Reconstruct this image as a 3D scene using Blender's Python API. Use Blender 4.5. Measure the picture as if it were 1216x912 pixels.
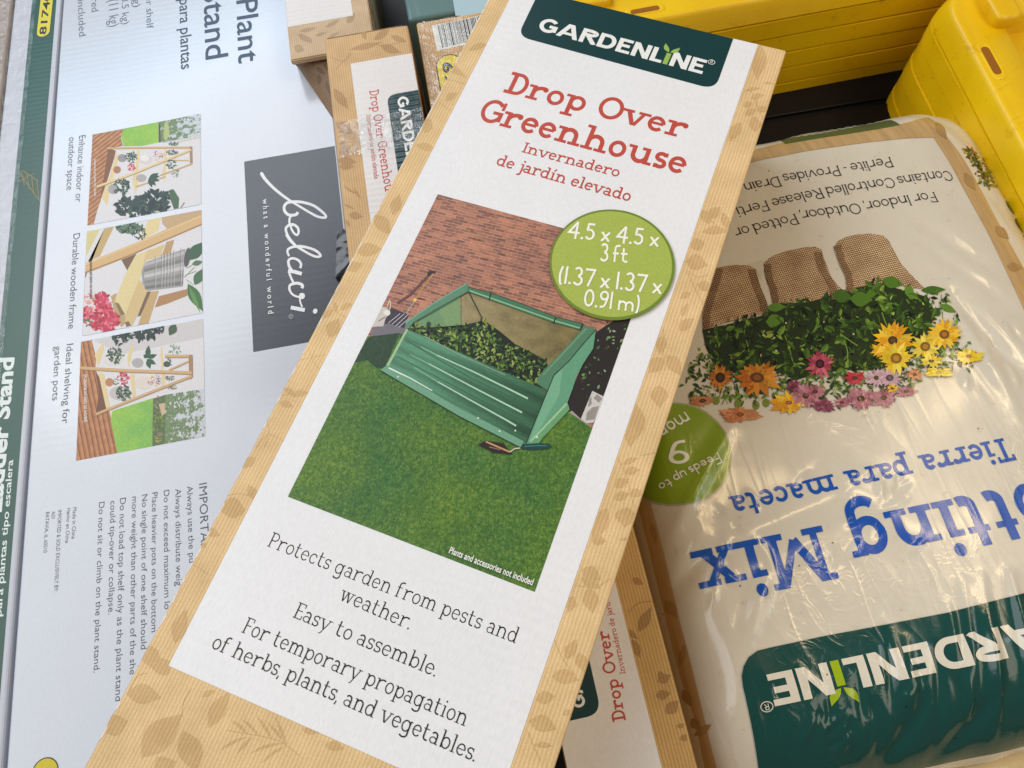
import bpy, bmesh, math, random
from mathutils import Vector, Matrix, noise
from mathutils.geometry import tessellate_polygon

S = bpy.context.scene
for o in list(bpy.data.objects):
    bpy.data.objects.remove(o)
R = math.radians

# ------------------------------------------------------------------ camera
FPX, CX, CY = 900.0, 608.0, 456.0            # focal length and centre of a 1216 x 912 frame
NZ = Vector((.0522, .4115, 1.0)).normalized()  # straight down, seen from the camera (x right, y down, z forward)
WX = (Vector((1, 0, 0)) - NZ * NZ.x).normalized()
WY = -NZ.cross(WX)
WZ = -NZ
ZC = .6104                                    # camera height above the white carton's top (metres)
cam = bpy.data.cameras.new("camera")
cam.sensor_width = 36.0
cam.lens = 36.0 * FPX / 1216.0
cam.clip_start = .01
cam.clip_end = 200
camo = bpy.data.objects.new("camera", cam)
S.collection.objects.link(camo)
camo.matrix_world = Matrix(((WX.x, -WX.y, -WX.z, 0), (WY.x, -WY.y, -WY.z, 0), (WZ.x, -WZ.y, -WZ.z, ZC), (0, 0, 0, 1)))
S.camera = camo

# ------------------------------------------------------------------ light
def lin(r, g, b):
    f = lambda c: (c / 255 / 12.92) if c / 255 <= .04045 else ((c / 255 + .055) / 1.055) ** 2.4
    return (f(r), f(g), f(b), 1.0)

W = bpy.data.worlds.new("World")
S.world = W
W.use_nodes = True
W.node_tree.nodes["Background"].inputs[0].default_value = lin(226, 227, 230)
W.node_tree.nodes["Background"].inputs[1].default_value = .22

def area(name, az, el, dist, sx, sy, power, colr, target=(0, .2, 0)):
    l = bpy.data.lights.new(name, 'AREA')
    l.shape = 'RECTANGLE'
    l.size, l.size_y = sx, sy
    l.energy = power
    l.color = colr
    o = bpy.data.objects.new(name, l)
    S.collection.objects.link(o)
    d = Vector((math.cos(R(el)) * math.cos(R(az)), math.cos(R(el)) * math.sin(R(az)), math.sin(R(el))))
    o.location = Vector(target) + d * dist
    o.rotation_euler = d.to_track_quat('Z', 'Y').to_euler()
    return o

# shop window and skylight, up and to the left; warm ceiling lamps over the right side
area("shop_window", 128, 43, 3.2, 2.3, 1.1, 36, (.88, .93, 1.0))
area("daylight_left", 182, 52, 3.0, 2.4, 2.0, 42, (.95, .965, 1.0))
area("window_pane", 124, 33, 3.6, 1.6, .34, 8, (.45, .74, 1.0))
for k, (az, el, pw) in enumerate(((33, 66, 2.6), (20, 62, 2.6), (44, 73, 2.4), (38, 54, 2.0), (5, 60, 1.2))):
    area("ceiling_lamp", az, el, 2.6, .10, .32, pw, (1.0, .74, .40), target=(.3, .1, 0))
area("warm_fill_above", 20, 66, 1.35, .5, .5, 1.3, (1.0, .84, .62), target=(.42, .15, 0))  # added warm fill from above, softens the shadows on the right
area("warm_fill_front", -40, 48, 1.7, .9, .7, 5.6, (1.0, .87, .66), target=(.5, .35, 0))  # added warm fill from the front, brightens the yellow tray sides
area("ceiling_tube", -2, 58, 2.8, .06, .5, 1.8, (.62, .82, 1.0), target=(.3, 0, 0))

S.view_settings.view_transform = 'Standard'
S.view_settings.look = 'None'
S.view_settings.exposure = 0
S.view_settings.gamma = 1
S.cycles.use_denoising = True
S.cycles.max_bounces = 6
S.cycles.transparent_max_bounces = 12

# ------------------------------------------------------------------ projection between photo pixels and the pile
def ray(p):
    r = Vector(((p[0] - CX) / FPX, (p[1] - CY) / FPX, 1.0))
    return Vector((r.dot(WX), r.dot(WY), r.dot(WZ)))
def PX(p, z=0.0):
    r = ray(p)
    t = (z - ZC) / r.z
    return Vector((r.x * t, r.y * t))
def Z(ox, oy, s, pts):
    return [(ox + x / s, oy + y / s) for x, y in pts]
def Zp(ox, oy, s, x, y):
    return (ox + x / s, oy + y / s)

# ------------------------------------------------------------------ materials
def newmat(name, base=(.8, .8, .8, 1), rough=.5, spec=.5, coat=0, coatr=.1):
    m = bpy.data.materials.new(name)
    m.use_nodes = True
    b = m.node_tree.nodes["Principled BSDF"]
    b.inputs["Base Color"].default_value = base
    b.inputs["Roughness"].default_value = rough
    b.inputs["Specular IOR Level"].default_value = spec
    b.inputs["Coat Weight"].default_value = coat
    b.inputs["Coat Roughness"].default_value = coatr
    return m, m.node_tree, b
def N(nt, t, **kw):
    n = nt.nodes.new(t)
    for k, v in kw.items():
        if k.startswith("i_"):
            n.inputs[k[2:].replace("_", " ")].default_value = v
        else:
            setattr(n, k, v)
    return n
def coords(nt, ang=0.0, scale=(1, 1, 1)):
    g = N(nt, "ShaderNodeNewGeometry")
    mp = N(nt, "ShaderNodeMapping")
    mp.inputs["Rotation"].default_value = (0, 0, -R(ang))
    mp2 = N(nt, "ShaderNodeMapping")
    mp2.inputs["Scale"].default_value = scale
    nt.links.new(g.outputs["Position"], mp.inputs["Vector"])
    nt.links.new(mp.outputs["Vector"], mp2.inputs["Vector"])
    return mp2.outputs["Vector"]
def ramp(nt, fac, stops):
    r = N(nt, "ShaderNodeValToRGB")
    e = r.color_ramp.elements
    e[0].position, e[0].color = stops[0]
    e[1].position, e[1].color = stops[-1]
    for p, c in stops[1:-1]:
        x = e.new(p)
        x.color = c
    nt.links.new(fac, r.inputs["Fac"])
    return r.outputs["Color"]
def mix(nt, fac, a, b, mode='MIX'):
    n = N(nt, "ShaderNodeMix", data_type='RGBA', blend_type=mode)
    for key, v in (("Factor", fac), ("A", a), ("B", b)):
        s = [i for i in n.inputs if i.name == key and i.enabled and (i.type == 'RGBA' or key == "Factor")]
        s = s[0]
        if hasattr(v, "links"):
            nt.links.new(v, s)
        else:
            s.default_value = v
    return [o for o in n.outputs if o.enabled][0]
def bump(nt, b, h, strength, dist):
    n = N(nt, "ShaderNodeBump")
    n.inputs["Strength"].default_value = strength
    n.inputs["Distance"].default_value = dist
    nt.links.new(h, n.inputs["Height"])
    nt.links.new(n.outputs["Normal"], b.inputs["Normal"])
    return n

def kraft(name, ang, c1, c2, period=.0023, rough=.55):
    """ribbed brown kraft paper, ribs running at the angle ang"""
    m, nt, b = newmat(name, rough=rough, spec=.35)
    v = coords(nt, ang)
    w = N(nt, "ShaderNodeTexWave", wave_type='BANDS', bands_direction='Y', i_Scale=math.pi * 2 / (20 * period) , i_Distortion=1.1, i_Detail=2.0, i_Detail_Scale=1.2)
    nt.links.new(v, w.inputs["Vector"])
    n1 = N(nt, "ShaderNodeTexNoise", i_Scale=38, i_Detail=4, i_Roughness=.6)
    nt.links.new(v, n1.inputs["Vector"])
    n2 = N(nt, "ShaderNodeTexNoise", i_Scale=900, i_Detail=2)
    nt.links.new(v, n2.inputs["Vector"])
    base = ramp(nt, w.outputs["Fac"], [(.15, c2), (.8, c1)])
    t = ramp(nt, n1.outputs["Fac"], [(.3, (.86, .84, .80, 1)), (.7, (1.05, 1.05, 1.05, 1))])
    base = mix(nt, 1.0, base, t, 'MULTIPLY')
    t2 = ramp(nt, n2.outputs["Fac"], [(.3, (.9, .9, .9, 1)), (.7, (1.06, 1.06, 1.06, 1))])
    base = mix(nt, 1.0, base, t2, 'MULTIPLY')
    nt.links.new(base, b.inputs["Base Color"])
    bump(nt, b, n1.outputs["Fac"], .25, .003)
    return m

def board(name, ang, colr, flute=.0065, rough=.42, spec=.45, mottle=.05, bstr=.12):
    """coated white-lined corrugated board: faint flutes across, slight mottling"""
    m, nt, b = newmat(name, rough=rough, spec=spec)
    v = coords(nt, ang)
    w = N(nt, "ShaderNodeTexWave", wave_type='BANDS', bands_direction='X', i_Scale=math.pi * 2 / (20 * flute), i_Distortion=1.5, i_Detail=1.5, i_Detail_Scale=.6)
    nt.links.new(v, w.inputs["Vector"])
    n1 = N(nt, "ShaderNodeTexNoise", i_Scale=16, i_Detail=5, i_Roughness=.6)
    nt.links.new(v, n1.inputs["Vector"])
    n2 = N(nt, "ShaderNodeTexNoise", i_Scale=700, i_Detail=3)
    sq = coords(nt, ang, (.35, 1, 1))
    nt.links.new(sq, n2.inputs["Vector"])
    lo = 1 - mottle
    c = mix(nt, 1.0, colr, ramp(nt, n2.outputs["Fac"], [(.3, (lo, lo, lo, 1)), (.7, (1.02, 1.02, 1.02, 1))]), 'MULTIPLY')
    lo2 = 1 - mottle * .7
    c = mix(nt, 1.0, c, ramp(nt, n1.outputs["Fac"], [(.35, (lo2, lo2, lo2, 1)), (.65, (1, 1, 1, 1))]), 'MULTIPLY')
    nt.links.new(c, b.inputs["Base Color"])
    add = N(nt, "ShaderNodeMath", operation='ADD')
    mul = N(nt, "ShaderNodeMath", operation='MULTIPLY')
    mul.inputs[1].default_value = 6.0
    nt.links.new(n1.outputs["Fac"], mul.inputs[0])
    nt.links.new(w.outputs["Fac"], add.inputs[0])
    nt.links.new(mul.outputs[0], add.inputs[1])
    bump(nt, b, add.outputs[0], bstr, .0010)
    return m

def ink(name, rough=.45, spec=.4, grain=.12, coat=0.0):
    """printed ink: takes the colour each printed shape carries, with print grain"""
    m, nt, b = newmat(name, rough=rough, spec=spec, coat=coat)
    a = N(nt, "ShaderNodeAttribute", attribute_name="Col")
    v = coords(nt)
    n = N(nt, "ShaderNodeTexNoise", i_Scale=650, i_Detail=3, i_Roughness=.7)
    nt.links.new(v, n.inputs["Vector"])
    t = ramp(nt, n.outputs["Fac"], [(.3, (1 - grain,) * 3 + (1,)), (.7, (1 + grain * .5,) * 3 + (1,))])
    nt.links.new(mix(nt, 1.0, a.outputs["Color"], t, 'MULTIPLY'), b.inputs["Base Color"])
    return m

def textured(name, ang, build, rough=.45, spec=.4):
    m, nt, b = newmat(name, rough=rough, spec=spec)
    nt.links.new(build(nt, ang), b.inputs["Base Color"])
    return m

def _brick(nt, ang):
    v = coords(nt, ang)
    dn = N(nt, "ShaderNodeTexNoise", i_Scale=160, i_Detail=3)
    nt.links.new(v, dn.inputs["Vector"])
    vv = N(nt, "ShaderNodeVectorMath", operation='MULTIPLY_ADD')
    vv.inputs[1].default_value = (.0010, .0008, 0)
    nt.links.new(dn.outputs["Color"], vv.inputs[0])
    nt.links.new(v, vv.inputs[2])
    br = N(nt, "ShaderNodeTexBrick", offset=.5)
    br.inputs["Color1"].default_value = lin(194, 132, 102)
    br.inputs["Color2"].default_value = lin(136, 92, 76)
    br.inputs["Mortar"].default_value = lin(184, 154, 142)
    br.inputs["Scale"].default_value = 1.0
    br.inputs["Mortar Size"].default_value = .00028
    br.inputs["Mortar Smooth"].default_value = .6
    br.inputs["Brick Width"].default_value = .0068
    br.inputs["Row Height"].default_value = .0023
    nt.links.new(vv.outputs[0], br.inputs["Vector"])
    n = N(nt, "ShaderNodeTexNoise", i_Scale=260, i_Detail=4, i_Roughness=.75)
    st = coords(nt, ang, (.42, 1.2, 1))
    nt.links.new(st, n.inputs["Vector"])
    c = mix(nt, 1.0, br.outputs["Color"], ramp(nt, n.outputs["Fac"], [(.31, (.42, .40, .44, 1)), (.42, (.88, .88, .89, 1)), (.60, (1.03, 1.0, .98, 1)), (.72, (1.4, 1.3, 1.22, 1))]), 'MULTIPLY')
    n3 = N(nt, "ShaderNodeTexNoise", i_Scale=30, i_Detail=2)
    nt.links.new(v, n3.inputs["Vector"])
    return mix(nt, 1.0, c, ramp(nt, n3.outputs["Fac"], [(.35, (.86, .84, .88, 1)), (.65, (1.08, 1.02, .98, 1))]), 'MULTIPLY')
def _lawn(c1, c2, c3):
    def f(nt, ang):
        v = coords(nt, ang, (1, .8, 1))
        n = N(nt, "ShaderNodeTexNoise", i_Scale=620, i_Detail=4, i_Roughness=.75)
        nt.links.new(v, n.inputs["Vector"])
        n2 = N(nt, "ShaderNodeTexNoise", i_Scale=24, i_Detail=5, i_Roughness=.62)
        nt.links.new(v, n2.inputs["Vector"])
        a = ramp(nt, n.outputs["Fac"], [(.30, c1), (.52, c2), (.74, c3)])
        return mix(nt, 1.0, a, ramp(nt, n2.outputs["Fac"], [(.32, (.62, .84, .98, 1)), (.68, (1.34, 1.14, .72, 1))]), 'MULTIPLY')
    return f
def _deck(c1, c2, period):
    def f(nt, ang):
        v = coords(nt, ang)
        w = N(nt, "ShaderNodeTexWave", wave_type='BANDS', bands_direction='X', wave_profile='SAW', i_Scale=math.pi * 2 / (20 * period), i_Distortion=.6, i_Detail=1)
        nt.links.new(v, w.inputs["Vector"])
        n = N(nt, "ShaderNodeTexNoise", i_Scale=160, i_Detail=3)
        nt.links.new(v, n.inputs["Vector"])
        a = ramp(nt, w.outputs["Fac"], [(.02, lin(92, 56, 34)), (.16, c2), (.6, c1), (1.0, c1)])
        return mix(nt, 1.0, a, ramp(nt, n.outputs["Fac"], [(.3, (.8, .76, .72, 1)), (.7, (1.12, 1.1, 1.08, 1))]), 'MULTIPLY')
    return f
def _burlap(nt, ang):
    v = coords(nt, ang)
    w1 = N(nt, "ShaderNodeTexWave", bands_direction='X', i_Scale=math.pi * 2 / (20 * .0017), i_Distortion=1.3, i_Detail=2, i_Detail_Scale=3)
    w2 = N(nt, "ShaderNodeTexWave", bands_direction='Y', i_Scale=math.pi * 2 / (20 * .0019), i_Distortion=1.3, i_Detail=2, i_Detail_Scale=3)
    for w in (w1, w2):
        nt.links.new(v, w.inputs["Vector"])
    mm = N(nt, "ShaderNodeMath", operation='MULTIPLY')
    nt.links.new(w1.outputs["Fac"], mm.inputs[0])
    nt.links.new(w2.outputs["Fac"], mm.inputs[1])
    n = N(nt, "ShaderNodeTexNoise", i_Scale=60, i_Detail=3)
    nt.links.new(v, n.inputs["Vector"])
    a = ramp(nt, mm.outputs[0], [(.0, lin(122, 92, 60)), (.3, lin(204, 174, 132)), (.9, lin(242, 220, 186))])
    return mix(nt, 1.0, a, ramp(nt, n.outputs["Fac"], [(.3, (.72, .64, .56, 1)), (.7, (1.05, 1.0, .96, 1))]), 'MULTIPLY')

def film(name, base, rough=.15, crinkle=.75, tint=None, spec=.5, attr=False, dirt=True):
    """glossy plastic film of the soil bag; same crinkles on every printed colour"""
    m, nt, b = newmat(name, base=base, rough=rough, spec=spec)
    v = coords(nt, 11)
    def M(op, a_, b_):
        n_ = N(nt, "ShaderNodeMath", operation=op)
        for k_, x_ in ((0, a_), (1, b_)):
            if hasattr(x_, "links"):
                nt.links.new(x_, n_.inputs[k_])
            else:
                n_.inputs[k_].default_value = x_
        return n_.outputs[0]
    def ridged(vec, scale, detail, dist, sharp):
        n_ = N(nt, "ShaderNodeTexNoise", i_Scale=scale, i_Detail=detail, i_Roughness=.5, i_Distortion=dist)
        nt.links.new(vec, n_.inputs["Vector"])
        d_ = M('ABSOLUTE', M('SUBTRACT', n_.outputs["Fac"], .5), 0)
        return M('POWER', M('MAXIMUM', M('SUBTRACT', 1.0, M('MULTIPLY', d_, 7.0)), 0.0), sharp)
    big = N(nt, "ShaderNodeTexNoise", i_Scale=9, i_Detail=2, i_Distortion=.4)
    nt.links.new(v, big.inputs["Vector"])
    patch = N(nt, "ShaderNodeTexNoise", i_Scale=8, i_Detail=1)
    nt.links.new(v, patch.inputs["Vector"])
    pm = N(nt, "ShaderNodeMapRange", i_From_Min=.50, i_From_Max=.70, i_To_Min=.0, i_To_Max=1.0)
    nt.links.new(patch.outputs["Fac"], pm.inputs["Value"])
    crease = ridged(coords(nt, 24, (38, 13, 30)), 1.0, 1.5, .8, 1.6)
    crink = ridged(v, 60, 2.0, 1.4, 1.3)
    streak = ridged(coords(nt, 14, (70, 7, 30)), 1.0, 1.0, .4, 1.5)
    a3 = N(nt, "ShaderNodeMath", operation='ADD')
    hsum = M('ADD', M('MULTIPLY', M('MULTIPLY', crease, .085), M('ADD', pm.outputs[0], .05)), M('MULTIPLY', M('MULTIPLY', crink, .032), pm.outputs[0]))
    hsum = M('ADD', hsum, M('MULTIPLY', M('MULTIPLY', streak, .022), M('ADD', M('SUBTRACT', 1.0, pm.outputs[0]), .1)))
    nt.links.new(hsum, a3.inputs[0])
    nt.links.new(big.outputs["Fac"], a3.inputs[1])
    bump(nt, b, a3.outputs[0], .55 * crinkle, .006)
    col = None
    if attr:
        a = N(nt, "ShaderNodeAttribute", attribute_name="Col")
        col = a.outputs["Color"]
    else:
        rgb = N(nt, "ShaderNodeRGB")
        rgb.outputs[0].default_value = base
        col = rgb.outputs[0]
    if tint is not None:
        col = tint(nt, col)
    if dirt:
        d = N(nt, "ShaderNodeTexNoise", i_Scale=85, i_Detail=6, i_Roughness=.8)
        nt.links.new(v, d.inputs["Vector"])
        col = mix(nt, 1.0, col, ramp(nt, d.outputs["Fac"], [(.26, (.62, .56, .48, 1)), (.38, (.96, .95, .93, 1)), (.7, (1, 1, 1, 1))]), 'MULTIPLY')
        sp = N(nt, "ShaderNodeTexVoronoi", i_Scale=45)
        nt.links.new(v, sp.inputs["Vector"])
        col = mix(nt, 1.0, col, ramp(nt, sp.outputs["Distance"], [(.015, (.25, .18, .12, 1)), (.05, (1, 1, 1, 1))]), 'MULTIPLY')
    nt.links.new(col, b.inputs["Base Color"])
    return m

# ------------------------------------------------------------------ object helpers
def link(name, mesh, mats, parent=None, loc=(0, 0, 0)):
    o = bpy.data.objects.new(name, mesh)
    for m in mats:
        mesh.materials.append(m)
    S.collection.objects.link(o)
    if parent is not None:
        o.parent = parent
        q = parent
        off = Vector((0, 0, 0))
        while q is not None:
            off += q.location
            q = q.parent
        mesh.transform(Matrix.Translation(-off))
    else:
        o.location = loc
        mesh.transform(Matrix.Translation(-Vector(loc)))
    return o
def tag(o, label, cat, group=None):
    o["label"] = label
    o["category"] = cat
    if group:
        o["group"] = group
    return o
def structure(o):
    o["kind"] = "structure"
    return o
def bm_obj(name, bm, mats, parent=None, loc=(0, 0, 0), smooth=False):
    me = bpy.data.meshes.new(name)
    bmesh.ops.recalc_face_normals(bm, faces=bm.faces)
    bm.to_mesh(me)
    bm.free()
    if smooth:
        for p in me.polygons:
            p.use_smooth = True
    return link(name, me, mats, parent, loc)
def prism(bm, top, bot):
    """closed solid between two rings of equal length"""
    a = [bm.verts.new(p) for p in top]
    b = [bm.verts.new(p) for p in bot]
    bm.faces.new(a)
    bm.faces.new(list(reversed(b)))
    n = len(a)
    for i in range(n):
        bm.faces.new((a[i], b[i], b[(i + 1) % n], a[(i + 1) % n]))
    return a, b
def carton_bm(top4, zt, zb, bev=.0016, shift=(0, 0), jit=0.0, seed=1):
    bm = bmesh.new()
    prism(bm, [(p[0], p[1], zt) for p in top4], [(p[0] + shift[0], p[1] + shift[1], zb) for p in top4])
    bmesh.ops.recalc_face_normals(bm, faces=bm.faces)
    bmesh.ops.bevel(bm, geom=list(bm.edges), offset=bev, segments=3, profile=.5, affect='EDGES')
    return bm

# ------------------------------------------------------------------ printed sheets
def clip_poly(poly, quad):
    """clip polygon to a convex polygon (any winding), in 2D"""
    area2 = sum(quad[i][0] * quad[(i + 1) % len(quad)][1] - quad[(i + 1) % len(quad)][0] * quad[i][1] for i in range(len(quad)))
    s = 1 if area2 > 0 else -1
    out = list(poly)
    for i in range(len(quad)):
        a, b = quad[i], quad[(i + 1) % len(quad)]
        def side(p):
            return s * ((b[0] - a[0]) * (p[1] - a[1]) - (b[1] - a[1]) * (p[0] - a[0]))
        inp, out = out, []
        for j in range(len(inp)):
            p, q = inp[j], inp[(j + 1) % len(inp)]
            sp, sq = side(p), side(q)
            if sp >= 0:
                out.append(p)
            if (sp > 0 and sq < 0) or (sp < 0 and sq > 0):
                t = sp / (sp - sq)
                out.append((p[0] + (q[0] - p[0]) * t, p[1] + (q[1] - p[1]) * t))
        if len(out) < 3:
            return []
    return out

class Sheet:
    """printing on one face: shapes given in photo pixels are laid on the face, each a hair above the last"""
    def __init__(self, z=0.0, base=.0002, drape=None, clip=None, step=7e-7, maxlen=.004, inside=None):
        self.z, self.base, self.drape, self.clip, self.step, self.maxlen = z, base, drape, clip, step, maxlen
        self.faces = []
        self.mats = []
        self.k = 0
        self.cyc, self.lo = None, 0
        self.inside = inside
    def plan(self, p):
        if self.drape is None:
            return PX(p, self.z)
        z = self.z
        for _ in range(12):
            q = PX(p, z)
            z = .5 * z + .5 * self.drape(q.x, q.y)
        return PX(p, z)
    def mi(self, m):
        if m not in self.mats:
            self.mats.append(m)
        return self.mats.index(m)
    def xy(self, pts, mat, col=(1, 1, 1, 1), same=False):
        if not same:
            self.k += 1
        lay = self.k if self.cyc is None else self.lo + self.k % self.cyc
        self.faces.append(([(p[0], p[1]) for p in pts], self.mi(mat), col, lay))
    def px(self, pts, mat, col=(1, 1, 1, 1), clip='auto'):
        c = self.clip if clip == 'auto' else clip
        if c:
            pts = clip_poly(pts, c)
            if len(pts) < 3:
                return
        self.xy([self.plan(p) for p in pts], mat, col)
    def mosaic(self, quad, nx, ny, mat, f):
        """a printed area in fine cells: quad in pixels, f(s, t) gives each cell's ink or None"""
        self.k += 1
        (ax, ay), (bx, by), (cx, cy), (dx, dy) = quad
        def at(s, t):
            return ((ax * (1 - s) + bx * s) * (1 - t) + (dx * (1 - s) + cx * s) * t, (ay * (1 - s) + by * s) * (1 - t) + (dy * (1 - s) + cy * s) * t)
        for j in range(ny):
            for i in range(nx):
                c = f((i + .5) / nx, (j + .5) / ny)
                if c is None:
                    continue
                q = [at(i / nx, j / ny), at((i + 1) / nx, j / ny), at((i + 1) / nx, (j + 1) / ny), at(i / nx, (j + 1) / ny)]
                if self.clip:
                    q = clip_poly(q, self.clip)
                    if len(q) < 3:
                        continue
                self.xy([self.plan(p) for p in q], mat, c, same=True)
    def line(self, pts, w, mat, col=(1, 1, 1, 1), w1=None):
        """stroke through pixel points, w pixels wide"""
        for q in ribbon(pts, w, w1=w1):
            self.px(q, mat, col)
    def build(self, name, parent=None, loc=(0, 0, 0)):
        me = bpy.data.meshes.new(name)
        bm = bmesh.new()
        cl = bm.loops.layers.float_color.new("Col")
        for pts, mi, col, k in self.faces:
            off = self.base + k * self.step
            vs = [bm.verts.new((p[0], p[1], off)) for p in pts]
            a2 = sum(pts[i][0] * pts[(i + 1) % len(pts)][1] - pts[(i + 1) % len(pts)][0] * pts[i][1] for i in range(len(pts)))
            if a2 < 0:
                vs.reverse()
            try:
                f = bm.faces.new(vs)
            except ValueError:
                continue
            f.material_index = mi
            for l in f.loops:
                l[cl] = col
        if self.drape is not None:
            bmesh.ops.triangulate(bm, faces=[f for f in bm.faces if len(f.verts) > 4])
            for _ in range(7):
                le = [e for e in bm.edges if e.calc_length() > self.maxlen]
                if not le:
                    break
                bmesh.ops.subdivide_edges(bm, edges=le, cuts=1, use_grid_fill=False)
                bmesh.ops.triangulate(bm, faces=[f for f in bm.faces if len(f.verts) > 4])
            if self.inside:
                bad = [f for f in bm.faces if not all(self.inside(v.co.x, v.co.y) for v in f.verts)]
                bmesh.ops.delete(bm, geom=bad, context='FACES')
            for v in bm.verts:
                v.co.z += self.drape(v.co.x, v.co.y)
        else:
            for v in bm.verts:
                v.co.z += self.z
        bm.to_mesh(me)
        bm.free()
        if self.drape is not None:
            nr = []
            e = .0012
            for v in me.vertices:
                x, y = v.co.x, v.co.y
                nr.append(Vector((self.drape(x - e, y) - self.drape(x + e, y), self.drape(x, y - e) - self.drape(x, y + e), 2 * e)).normalized())
            for p in me.polygons:
                p.use_smooth = True
            me.normals_split_custom_set_from_vertices(nr)
        return link(name, me, self.mats, parent, loc)

def ribbon(pts, w, closed=False, w1=None):
    """quads along a polyline, mitred; width runs from w to w1"""
    P = []
    for p in pts:
        p = Vector(p)
        if not P or (p - P[-1]).length > 1e-7:
            P.append(p)
    if closed and len(P) > 2 and (P[0] - P[-1]).length < 1e-7:
        P.pop()
    n = len(P)
    if n < 2:
        return []
    w1 = w if w1 is None else w1
    L, Rr = [], []
    for i in range(n):
        a = P[i - 1] if (i > 0 or closed) else None
        b = P[(i + 1) % n] if (i < n - 1 or closed) else None
        d1 = (P[i] - a).normalized() if a is not None else None
        d2 = (b - P[i]).normalized() if b is not None else None
        if d1 is None:
            d1 = d2
        if d2 is None:
            d2 = d1
        nn = Vector((-(d1.y + d2.y), d1.x + d2.x))
        if nn.length < 1e-6:
            nn = Vector((-d1.y, d1.x))
        nn.normalize()
        c = max(.45, nn.dot(Vector((-d1.y, d1.x))))
        h = (w + (w1 - w) * i / max(1, n - 1)) / 2 / c
        L.append(P[i] + nn * h)
        Rr.append(P[i] - nn * h)
    out = []
    for i in range(n if closed else n - 1):
        j = (i + 1) % n
        out.append([tuple(L[i]), tuple(L[j]), tuple(Rr[j]), tuple(Rr[i])])
    return out
def spline(pts, n=8):
    out = []
    P = [Vector(p) for p in pts]
    for i in range(len(P) - 1):
        p0, p1, p2, p3 = P[max(0, i - 1)], P[i], P[i + 1], P[min(len(P) - 1, i + 2)]
        for k in range(n):
            t = k / n
            out.append(tuple(.5 * (2 * p1 + (p2 - p0) * t + (2 * p0 - 5 * p1 + 4 * p2 - p3) * t * t + (3 * p1 - p0 - 3 * p2 + p3) * t ** 3)))
    out.append(tuple(P[-1]))
    return out
def leaf(a, b, w, n=7, bend=0.0):
    """pointed leaf outline from a to b, w wide"""
    A, B = Vector(a), Vector(b)
    d = B - A
    nn = Vector((-d.y, d.x)).normalized()
    top, bot = [], []
    for i in range(n + 1):
        t = i / n
        h = math.sin(math.pi * t ** .85) ** 1.2 * w / 2
        c = A + d * t + nn * bend * math.sin(math.pi * t)
        top.append(tuple(c + nn * h))
        bot.append(tuple(c - nn * h))
    return top + bot[-2:0:-1]
def ell(cx, cy, rx, ry, n=20, rot=0.0):
    c, s = math.cos(rot), math.sin(rot)
    return [(cx + rx * math.cos(2 * math.pi * i / n) * c - ry * math.sin(2 * math.pi * i / n) * s, cy + rx * math.cos(2 * math.pi * i / n) * s + ry * math.sin(2 * math.pi * i / n) * c) for i in range(n)]
def rounded(corners, radii, n=8):
    """polygon with rounded corners (2D points, radius per corner)"""
    out = []
    m = len(corners)
    for i in range(m):
        p, a, b = Vector(corners[i]), Vector(corners[i - 1]), Vector(corners[(i + 1) % m])
        r = radii[i]
        if r <= 0:
            out.append(tuple(p))
            continue
        d1, d2 = (a - p).normalized(), (b - p).normalized()
        ang = math.acos(max(-1, min(1, d1.dot(d2))))
        t = r / math.tan(ang / 2)
        s, e = p + d1 * t, p + d2 * t
        for k in range(n + 1):
            u = k / n
            out.append(tuple(s * (1 - u) ** 2 + p * 2 * u * (1 - u) * .98 + e * u ** 2 + (s + e) * .02 * u * (1 - u)))
    return out
# ------------------------------------------------------------------ lettering drawn from strokes (no font files)
def arc(cx, cy, rx, ry, a0, a1, n=None):
    n = n or max(4, int(abs(a1 - a0) / 12))
    return [(cx + rx * math.cos(R(a0 + (a1 - a0) * i / n)), cy + ry * math.sin(R(a0 + (a1 - a0) * i / n))) for i in range(n + 1)]

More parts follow.
